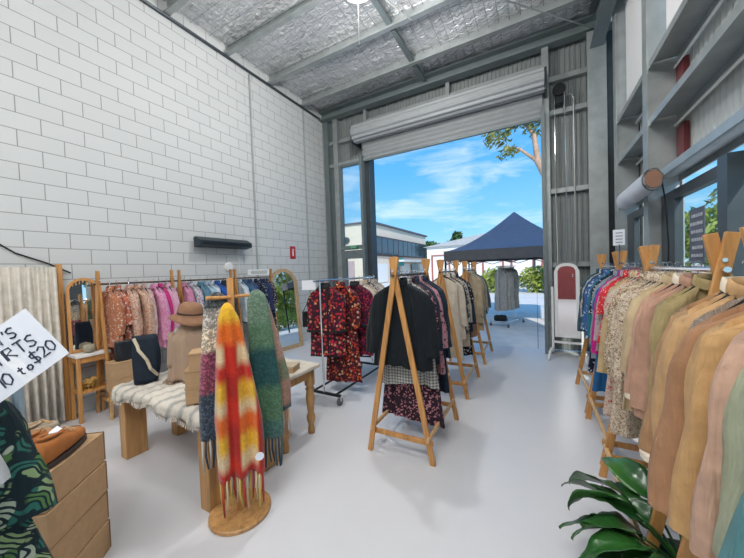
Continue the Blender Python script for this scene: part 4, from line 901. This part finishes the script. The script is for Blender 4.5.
for k in range(60):
    x = -3.24+1.29*k/60; l = .012+.02*rnd.random(); zz = .655-.055-.02*sin(9*(k/60)+1)-.018*sin(23*k/60); tube(bm, [(x, 1.168, zz+.01), (x+.01*rnd.random(), 1.16, zz-l)], .004, 4)
build('fringe', bm, mr, o)['kind'] = 'stuff'
e = empty('side_table', (-2.42, 2.12, 0)); tag(e, 'white-topped table with turned wooden legs behind the scarf stand', 'table')
build('top', box(BM(), (-.52, -.25, .655), (.50, .25, .695), .012), plain('distressed_white', (.62, .57, .48), .6, 0, .4, .15, 12), e)
for (x, y) in ((-.45, -.18), (.41, -.18), (-.45, .18), (.41, .18)):
    build('leg', lathe(BM(), [(.001, 0), (.032, .0), (.036, .04), (.028, .09), (.04, .13), (.044, .17), (.03, .21), (.036, .26), (.045, .36), (.036, .43), (.048, .45), (.03, .47), (.05, .49), (.05, .655), (.001, .655)], 18, (x, y, 0)), WOODT, e, True)
build('apron', box(BM(), (-.47, -.21, .56), (.43, -.18, .655)), WOODT, e); build('apron', box(BM(), (.40, -.2, .56), (.43, .2, .655)), WOODT, e)
e = empty('box', (-2.06, 2.06, .695), .3); tag(e, 'small pale lidded box on the corner of the white-topped table', 'box')
build('base', box(BM(), (-.09, -.07, 0), (.09, .07, .05), .003), KRAFT, e); build('lid', box(BM(), (-.094, -.074, .042), (.094, .074, .062), .003), plain('pale_lid', (.50, .40, .28), .7), e)
e = empty('stool', (-4.17, 1.70, 0)); tag(e, 'low pale wooden stool carrying two brown shoe boxes before the orange clothes', 'stool')
build('seat', box(BM(), (-.14, -.19, .325), (.14, .20, .355), .006), WOODL, e)
for x in (-.11, .11):
    for y in (-.16, .17): build('leg', beam(BM(), (x*1.1, y*1.06, 0), (x, y, .33), .03, .03), WOODL, e)
for k, l in enumerate(('lower of two brown shoe boxes on the low stool', 'upper of two brown shoe boxes on the low stool, under the black bags')):
    shoe_box((-4.17, 1.70, .356+.165*k), RD(90)+.03*k, .42, .19, .165, l, 'shoe boxes on the low stool')
for k, (dx, h, w, d, l) in enumerate(((0, .125, .24, .17, 'lowest brown box of the stack beside the mannequin'), (.004, .125, .24, .17, 'middle brown box of the stack beside the mannequin'), (.02, .12, .20, .15, 'top brown box of the stack beside the mannequin'))):
    shoe_box((-2.20+dx, 1.36, .685+.125*k), RD(48), w, d, h, l, 'boxes beside the mannequin')
def handbag(loc, rz, w, d, h, mat, label, strap=True, trim=None):
    e = empty('handbag', loc, rz); tag(e, label, 'bag'); rings = []
    for j in range(11):
        s = j/10; f = (.80+.25*sin(pi*min(1, s*.75+.12))); q = (1.05-.75*s)
        rings.append([(w/2*f*sgnpow(cos(2*pi*k/24), .6)+.01*sin(3*s), d/2*q*sgnpow(sin(2*pi*k/24), .7)+.008*sin(5*s+2*k), h*s) for k in range(24)])
    build('body', loft(BM(), rings, True, True), mat, e, True)
    if strap: build('strap', tube(BM(), [(-w*.32, 0, h*.92)]+[(w*.32*cos(pi-a*pi/8), 0, h*.95+h*.42*sin(a*pi/8)) for a in range(1, 8)]+[(w*.32, 0, h*.92)], .009, 7), mat, e, True)
    if trim: build('trim', tube(BM(), [(-w*.35, -d*.30, h*.97), (-w*.22, -d*.40, h*.8), (-w*.18, -d*.5, h*.72), (.02, -d*.56, h*.5), (w*.22, -d*.58, h*.3), (w*.44, -d*.35, h*.12)], .013, 6), trim, e)
    return e
LEATH = plain('black_leather', (.012, .015, .02), .35, 0, .5, .2, 8); NAVYC = plain('navy_canvas', (.012, .020, .034), .75, 0, .3, .15, 15)
handbag((-4.15, 1.62, .687), RD(85), .17, .11, .22, LEATH, 'left of the two small black handbags on the shoe boxes before the orange clothes', False)
handbag((-4.15, 1.80, .687), RD(92), .17, .11, .23, LEATH, 'right of the two small black handbags on the shoe boxes before the orange clothes', False)
handbag((-3.10, 1.37, .685), RD(60), .20, .17, .41, NAVYC, 'slouchy navy bag with a cream strap leaning beside the mannequin', False, fab('plain', ((.62, .54, .40),)))
# mannequin bust with poncho and hat
MC = (-2.79, 1.61, .675)
e = empty('mannequin', MC, RD(58)); tag(e, 'pale mannequin bust under a beige poncho on the table', 'mannequin')
SKIN = plain('mannequin_grey', (.55, .54, .50), .6)
build('bust', loft(BM(), [[(a*cos(2*pi*k/24), b*sin(2*pi*k/24), z) for k in range(24)] for a, b, z in ((.11, .09, 0), (.12, .09, .08), (.105, .08, .2), (.13, .09, .34), (.14, .08, .44), (.11, .065, .485), (.05, .05, .50), (.044, .047, .53), (.055, .065, .545), (.070, .082, .575), (.068, .08, .61), (.045, .05, .64))], True, True), SKIN, e, True)
build('base', lathe(BM(), [(.001, 0), (.10, 0), (.10, .015), (.001, .02)], 24), WOODT, e)
PON = fab('knit', ((.44, .31, .22),), sc=1.2); N = 64; rings = []
for j in range(17):
    s = j/16; z = .515-.50*s*1.0; a = .052+.128*min(1, s*5)**.7+.01*s-.015*sin(pi*s); b_ = .05+.065*min(1, s*4)**.7+.02*s
    rings.append([(a*sgnpow(cos(2*pi*k/N), .85)+.010*s*sin(2*pi*k/N*9+1), b_*sgnpow(sin(2*pi*k/N), .85)+.012*s*sin(2*pi*k/N*11), z-.05*min(1, s*5)*abs(cos(2*pi*k/N))**1.5*(1-s)+.012*s*sin(2*pi*k/N*5)) for k in range(N)])
o = solid(build('poncho', loft(BM(), rings), PON, None, True, (MC[0], MC[1], MC[2]), RD(58)), .006); tag(o, 'beige fine-knit poncho draped on the mannequin bust', 'poncho')
for s in (-1, 1):
    build('arm_drape', loft(BM(), [[(s*(.135+.03*q)+(.045-.012*q)*cos(2*pi*k/16), .0-.01+.05*sin(2*pi*k/16), .44-.30*q) for k in range(16)] for q in [i/8 for i in range(9)]], True, True), PON, o, True)
bm = BM(); rnd = random.Random(8)
for k in range(40):
    a = 2*pi*k/40; p = (.21*cos(a), .135*sin(a), .02); tube(bm, [p, (p[0]*1.02, p[1]*1.03, -.0+.004*rnd.random()), (p[0]*1.12, p[1]*1.12, .008)], .006, 4)
build('tassels', bm, PON, o)
e = empty('hat', (MC[0]+.01, MC[1]-.01, 1.255)); e.rotation_euler = (RD(8), RD(9), RD(50)); tag(e, 'brown floppy felt hat tilted on the mannequin', 'hat')
FELT = plain('brown_felt', (.30, .165, .10), .9, 0, .1, .1, 20)
rings = [[(r*cos(2*pi*k/40)*1.05, r*sin(2*pi*k/40), z+.02*(r/.17)**2*sin(4*pi*k/40+.6)*(r > .1)) for k in range(40)] for r, z in ((.158, -.04), (.138, -.022), (.115, -.004), (.098, .006), (.095, .05), (.088, .085), (.066, .108), (.03, .113), (.002, .108))]
solid(build('crown_and_brim', loft(BM(), rings, False, True), FELT, e, True), .005)
build('band', loft(BM(), [[((.0985+.001)*1.05*cos(2*pi*k/40), .0995*sin(2*pi*k/40), z) for k in range(40)] for z in (.010, .034)]), plain('dark_band', (.05, .03, .025), .6), e, True)

# ---------------- scarf stand
SR_ = RD(50); SX, SY = -1.785, 1.30
e = empty('scarf_stand', (SX, SY, 0), SR_); tag(e, 'round-based wooden stand holding three long scarves', 'stand')
build('base', lathe(BM(), [(.001, 0), (.19, 0), (.195, .006), (.195, .022), (.188, .028), (.001, .028)], 48), WOODT, e)
build('pole', box(BM(), (-.02, -.018, .028), (.02, .018, 1.585), .003), WOOD, e)
for s in (-1, 1): build('arm', tube(BM(), [(0, .012*s-.01, 1.46), (s*.14, .05*s-.01, 1.465)], .011, 8), WOOD, e)
def bands(name, cols_l, cols_r, ustep, mott=0., blur=.03):
    m, t, b = newmat(name, .95, 0, .1); b.inputs['Sheen Weight'].default_value = .3
    c = nn(t, 'ShaderNodeTexCoord'); s = nn(t, 'ShaderNodeSeparateXYZ'); t.links.new(c.outputs['Object'], s.inputs[0])
    nz = nn(t, 'ShaderNodeTexNoise', Scale=45., Detail=3.); t.links.new(c.outputs['Object'], nz.inputs['Vector'])
    h = nn(t, 'ShaderNodeMath', operation='MULTIPLY_ADD'); h.inputs[1].default_value = 1/1.6; t.links.new(s.outputs['Z'], h.inputs[0]); h.inputs[2].default_value = 0
    def R_(cols):
        st = []
        for i, (z, cc) in enumerate(cols):
            zz = z/1.6
            if i: st.append((zz-blur/1.6, cols[i-1][1]))
            st.append((zz, cc))
        return ramp(t, h.outputs[0], st)
    o = R_(cols_l)
    if cols_r:
        w = nn(t, 'ShaderNodeMath', operation='SINE'); k = nn(t, 'ShaderNodeMath', operation='MULTIPLY_ADD'); k.inputs[1].default_value = 2*pi/ustep; k.inputs[2].default_value = 1.9; t.links.new(s.outputs['X'], k.inputs[0]); t.links.new(k.outputs[0], w.inputs[0])
        r = ramp(t, w.outputs[0], [(.0, (0, 0, 0)), (.5, (1, 1, 1))]); mx = nn(t, 'ShaderNodeMixRGB'); t.links.new(r, mx.inputs[0]); t.links.new(o, mx.inputs[1]); t.links.new(R_(cols_r), mx.inputs[2]); o = mx.outputs[0]
    if mott:
        v = nn(t, 'ShaderNodeTexVoronoi', Scale=95.); t.links.new(c.outputs['Object'], v.inputs['Vector']); sc_ = nn(t, 'ShaderNodeSeparateColor'); t.links.new(v.outputs['Color'], sc_.inputs[0])
        r = ramp(t, sc_.outputs[0], [(.45, (.55, .55, .55)), (.8, (2, 2, 2))]); mm = nn(t, 'ShaderNodeMixRGB', blend_type='MULTIPLY'); mm.inputs[0].default_value = mott; t.links.new(o, mm.inputs[1]); t.links.new(r, mm.inputs[2]); o = mm.outputs[0]
    t.links.new(o, b.inputs['Base Color']); bump(t, b, nz.outputs[0], .5, .006); return m
def scarf(label, mat, u0, u1, ut, z0, z1, y0, fr, seed, frm, wtop=.5, folds=2.2, dep=.03, fa=.022):
    rnd = random.Random(seed); N, R = 40, 24; rings = []; ph = rnd.uniform(0, 6)
    for j in range(R+1):
        s = j/R; z = z1+(z0-z1)*s; c = ut+((u0+u1)/2-ut)*min(1, s*1.3); hw = (u1-u0)/2*(wtop+(1-wtop)*min(1, s*1.5)**.8)
        if j == 0: hw *= .8
        rg = []
        for k in range(N):
            th = 2*pi*k/N; u = hw*sgnpow(cos(th), .8); f = u/hw
            v = (.016+dep*.5*(1-s*.5))*sgnpow(sin(th), .8)*(1-.5*f*f)*(.35 if j == 0 else 1)+fa*sin(folds*pi*f+ph+.6*s)*min(1, s*2)
            rg.append((c+u, y0+v, z-.01*sin(3*f+ph)*s-.03*(f*f)*(s < .05)))
        rings.append(rg)
    o = build('scarf', loft(BM(), rings, True, True), mat, None, True, (SX, SY, 0), SR_); tag(o, label, 'scarf', 'scarves on the wooden stand')
    for k in range(fr):
        f = -1+2*(k+.5)/fr; u = (u0+u1)/2+(u1-u0)/2*f*.95; L = .17+.05*rnd.random(); y = y0+fa*sin(folds*pi*f+ph+.6)-.012
        bm = BM(); tube(bm, [(u, y, z0+.01), (u+.004*rnd.uniform(-1, 1), y-.004, z0-L*.5), (u+.012*rnd.uniform(-1, 1), y+.004*rnd.uniform(-1, 1), z0-L)], [.006, .0075, .005], 6)
        build('tassel', bm, frm[k % len(frm)], o, True)
    return o
f_ = lambda *c: fab('plain', (c,))
scarf('grey, cream and burgundy nubby scarf at the left of the wooden stand', bands('nubby_scarf', [(0, (.05, .07, .10)), (.86, (.26, .07, .11)), (1.13, (.55, .46, .34)), (1.28, (.38, .35, .31)), (1.40, (.07, .075, .08))], None, .1, .75), -.215, -.03, -.085, .54, 1.50, -.005, 9, 3, [f_(.55, .52, .48), f_(.05, .06, .08)], .7, 1.5)
Y_, O_, R_d, C_m, DR = (.72, .40, .03), (.66, .13, .015), (.50, .025, .012), (.68, .52, .30), (.36, .02, .015)
scarf('bright orange, yellow and red checked scarf in the centre of the wooden stand', bands('checked_scarf', [(0, R_d), (.40, C_m), (.50, Y_), (.62, O_), (.75, C_m), (.83, Y_), (.96, R_d), (1.07, C_m), (1.19, O_), (1.33, Y_)], [(0, R_d), (.46, DR), (.68, R_d), (.85, DR), (1.0, R_d), (1.2, O_), (1.34, Y_)], .175, .12, .06), -.12, .165, -.02, .30, 1.43, -.08, 14, 5, [f_(.62, .45, .12), f_(.45, .05, .03), f_(.62, .5, .3)], .30, 2.6, .05, .040)
scarf('green and teal scarf at the right of the wooden stand', bands('green_scarf', [(0, (.10, .15, .13)), (.47, (.06, .14, .12)), (.60, (.075, .16, .09)), (.85, (.02, .075, .075)), (1.12, (.09, .17, .10)), (1.3, (.13, .20, .14))], None, .1, .3, .06), .10, .30, .16, .45, 1.50, .03, 9, 8, [f_(.06, .12, .12), f_(.03, .06, .10)], .6, 1.2)
scarf('dusty pink and olive scarf hanging farthest right behind the green one', bands('pink_scarf', [(0, (.03, .08, .08)), (.66, (.36, .20, .14)), (.85, (.16, .18, .10)), (1.0, (.40, .24, .18)), (1.3, (.30, .2, .16))], None, .1, .2, .04), .17, .37, .17, .60, 1.45, .10, 8, 11, [f_(.35, .22, .17), f_(.5, .42, .36)], .55, 1.2)
o = build('swing_tag', tube(BM(), [(0, -.002, 0), (0, .002, 0)], .026, 20), PAPER, None, False, (SX+.135*cos(SR_)+.17*sin(SR_), SY+.135*sin(SR_)-.17*cos(SR_), .445), SR_); tag(o, 'round white swing tag on the orange checked scarf', 'tag')

# ---------------- right side: standing mirror, signs, heater, plant
e = empty('cheval_mirror', (.44, 6.02, 0), RD(-6)); tag(e, 'white cheval mirror with curved top standing by the ribbed wall', 'mirror')
def ch_pts(w, h, i_=0.):
    return [(-w/2+i_, .36+i_), (w/2-i_, .36+i_), (w/2-i_, h-.13), (w/2-i_-.02, h-.10)]+[((w/2-i_-.02)*cos(pi*k/12), h-.10+(.10-i_)*sin(pi*k/12)) for k in range(1, 12)]+[(-w/2+i_+.02, h-.10), (-w/2+i_, h-.13)]
o_, q_ = ch_pts(.36, 1.62), ch_pts(.36, 1.62, .05)
rings = [[(x, -.02, z) for x, z in o_], [(x, .02, z) for x, z in o_], [(x, .02, z) for x, z in q_], [(x, -.02, z) for x, z in q_], [(x, -.02, z) for x, z in o_]]
fr = build('frame', loft(BM(), rings), WHITEP, e); build('glass', prism(BM(), q_, -.004, .004, 1), MIRROR, fr)
for s in (-1, 1):
    build('post', beam(BM(), (s*.21, 0, .10), (s*.21, 0, 1.22), .035, .035), WHITEP, e)
    build('foot', tube(BM(), [(s*.21, 0, .16), (s*.25, -.12, .12), (s*.26, -.24, .035), (s*.26, -.30, .022)], [.024, .022, .02, .018], 8), WHITEP, e, True); build('foot', tube(BM(), [(s*.21, 0, .16), (s*.25, .10, .12), (s*.26, .2, .035), (s*.26, .26, .022)], [.024, .022, .02, .018], 8), WHITEP, e, True)
build('stretcher', beam(BM(), (-.21, 0, .27), (.21, 0, .27), .03, .06), WHITEP, e)
e = empty('rack_sign', (.70, 3.70, 1.575)); tag(e, 'white paper notice on a clip above the magenta blouse rack', 'sign')
build('clip_stem', tube(BM(), [(0, 0, 0), (0, 0, .20)], .006, 6), CHROME, e); build('paper', box(BM(), (-.045, -.003, .19), (.045, 0, .34)), PAPER, e)
bm = BM()
for k in range(4): box(bm, (-.025, -.005, .215+k*.030), (.028, -.003, .222+k*.030))
build('print', bm, STEELD, e)
e = empty('window_poster', (1.150, 3.43, 1.80)); tag(e, 'dark grey poster stuck on the right window beside the mullion', 'poster')
build('sheet', box(BM(), (-.002, -.13, -.23), (.002, .13, .22)), plain('poster_slate', (.10, .115, .15), .6), e)
bm = BM(); rnd = random.Random(9)
for k in range(6):
    bm = BM(); z = .16-k*.065; y = -.10
    while y < .08:
        l = .015+.03*rnd.random(); box(bm, (-.005, y, z-.013), (-.002, y+l, z+.013)); y += l+.014
    build('printed_line', bm, plain('pale_print', (.42, .44, .48), .6), e)
o = build('paper_notice', box(BM(), (-.002, -.10, 0), (.002, .10, .10)), PAPER, None, False, (1.150, 3.43, 1.46)); tag(o, 'white paper strip under the dark window poster', 'notice')
e = empty('outdoor_heater', (.93, 4.10, 2.33)); e.rotation_euler = (RD(-3), 0, RD(3)); tag(e, 'white half-round radiant heater with wood-toned end on the right wall posts', 'heater')
pr = [(.078*cos(a), .10*sin(a)) for a in [pi*.62+k*pi*1.1/16 for k in range(17)]]+[(.074, .02), (.026, .095)]
build('body', prism(BM(), pr, -.42, .40, 1), plain('heater_white', (.60, .61, .64), .4, .1), e)
build('end_cap', prism(BM(), [(x*.82, z*.82) for x, z in pr], -.432, -.42, 1), plain('copper_brown', (.30, .15, .09), .5), e); build('end_rim', prism(BM(), [(x*1.04, z*1.04) for x, z in pr], -.42, -.40, 1), FRAME, e)
build('bracket', beam(BM(), (.03, -.1, .03), (.14, .15, .02), .03, .03), STEELD, e)
build('cable', tube(BM(), [(.06, -.40, .0), (.09, -.38, -.2), (.11, -.36, -.6), (.10, -.35, -1.0)], .007, 6), BLACKM, e)
e = empty('pendant_light', (-1.9, 3.35, 5.12)); tag(e, 'round high-bay pendant light hanging from the foil ceiling', 'light')
build('shade', lathe(BM(), [(.001, .16), (.06, .16), (.08, .10), (.20, .02), (.21, 0), (.195, 0), (.07, .09), (.001, .10)], 32), STEEL, e, True)
build('stem', tube(BM(), [(0, 0, .16), (0, 0, .44)], .012, 8), STEEL, e)
build('stay', tube(BM(), [(-.05, .1, .13), (-.75, 1.32, .45)], .008, 6), WHITEP, e); build('stay', tube(BM(), [(.05, .1, .13), (.22, 1.32, .45)], .008, 6), WHITEP, e)
# small things on racks
o = handbag((-.86, 4.62, .58), RD(80), .26, .10, .30, plain('tan_leather', (.36, .17, .06), .5, 0, .4, .15), 'tan leather bag hanging at the far end of the cream clothes', False)
build('strap', tube(BM(), [(-.09, 0, .29), (-.02, .02, .62), (.0, .05, .98), (.02, .02, .62), (.09, 0, .29)], .007, 6), plain('tan_leather', (.36, .17, .06)), o)
o = build('rack_card', box(BM(), (-.085, -.002, 0), (.085, .002, .115)), PAPER, None, False, (-2.40, 2.80, 1.40), .35); tag(o, 'white card hanging at the front of the red kimono rack', 'card')
o = handbag((-2.66, 3.04, .90), RD(60), .13, .05, .20, LEATH, 'small black bag hanging at the left of the red kimonos', False)
build('strap', tube(BM(), [(-.05, 0, .19), (.06, -.03, .42), (.24, -.05, .585), (.08, -.01, .42), (.05, 0, .19)], .005, 6), LEATH, o)
# potted peace lily
PX, PY = .58, 1.79
e = empty('potted_plant', (PX, PY, 0)); tag(e, 'glossy broad-leaved green potted plant below the coats at lower right', 'plant')
build('pot', lathe(BM(), [(.001, 0), (.10, 0), (.135, .22), (.145, .23), (.145, .25), (.125, .25), (.12, .22), (.001, .22)], 28), plain('charcoal_pot', (.06, .06, .062), .6), e, True)
LFM, t, b = newmat('glossy_leaf', .28, 0, .5); nz = nn(t, 'ShaderNodeTexNoise', Scale=5., Detail=4.); t.links.new(coords(t, (1, 1, 1), True), nz.inputs['Vector']); t.links.new(ramp(t, nz.outputs[0], [(.3, (.012, .055, .014)), (.55, (.03, .13, .025)), (.75, (.06, .20, .035))]), b.inputs['Base Color'])
b.inputs['Transmission Weight'].default_value = 0.; b.inputs['Coat Weight'].default_value = .25; b.inputs['Coat Roughness'].default_value = .2
def leaf(az, el0, pet, bl, wd, droop, roll=0.):
    d = Vector((cos(az), sin(az), 0)); side = Vector((-sin(az), cos(az), 0)); bm = BM(); p = Vector((.03*cos(az), .03*sin(az), .20)); pts = [p.copy()]; el = el0
    for _ in range(6):
        p = p+(d*cos(el)+Vector((0, 0, 1))*sin(el))*pet/6; el -= droop*.06; pts.append(p.copy())
    tube(bm, pts, [.006, .006, .0055, .005, .005, .0045, .004], 6)
    R = []; n = 16
    for j in range(n+1):
        s = j/n; w = wd*(sin(pi*s**.8)**.8)*(1-.25*s)+.002; nrm = (-d*sin(el)+Vector((0, 0, 1))*cos(el)); sd = (side*cos(roll)+nrm*sin(roll)); nn2 = (nrm*cos(roll)-side*sin(roll))
        R.append([bm.verts.new(p+sd*w*f+nn2*(.30*w*abs(f)+.006*sin(9*s+f*2)+.004*sin(22*s)*abs(f))) for f in (-1, -.66, -.33, 0, .33, .66, 1)])
        p = p+(d*cos(el)+Vector((0, 0, 1))*sin(el))*bl/n; el -= droop/n
    for A, B in zip(R, R[1:]):
        for k in range(6): bm.faces.new((A[k], A[k+1], B[k+1], B[k]))
    o = build('leaf', bm, LFM, e, True); solid(o, .0016)
rnd = random.Random(12)
for az, el_, pe, bl, wd, dr, ro in ((3.15, .75, .16, .36, .085, 1.1, .35), (2.75, 1.0, .22, .36, .085, 1.3, .5), (3.45, .55, .14, .34, .085, 1.0, .2), (2.5, .95, .26, .36, .08, 1.5, .5), (2.1, 1.05, .26, .32, .085, 1.2, -.3), (3.75, .6, .15, .34, .085, 1.2, .1), (3.0, 1.2, .26, .34, .08, 1.9, .6), (1.7, 1.3, .34, .28, .075, .8, .3), (4.05, .7, .16, .32, .08, 1.3, .2), (4.4, .8, .18, .32, .08, 1.2, -.2), (3.3, .95, .20, .32, .08, 1.5, .4), (4.9, .9, .2, .3, .075, 1.2, .2), (3.6, .9, .2, .34, .085, 1.4, .3)):
    leaf(az, el_, pe, bl, wd, dr, ro)
for k in range(18): leaf(rnd.uniform(0, 6.28), rnd.uniform(.6, 1.3), rnd.uniform(.14, .26), rnd.uniform(.2, .3), rnd.uniform(.05, .075), rnd.uniform(.8, 1.6), rnd.uniform(-.4, .4))
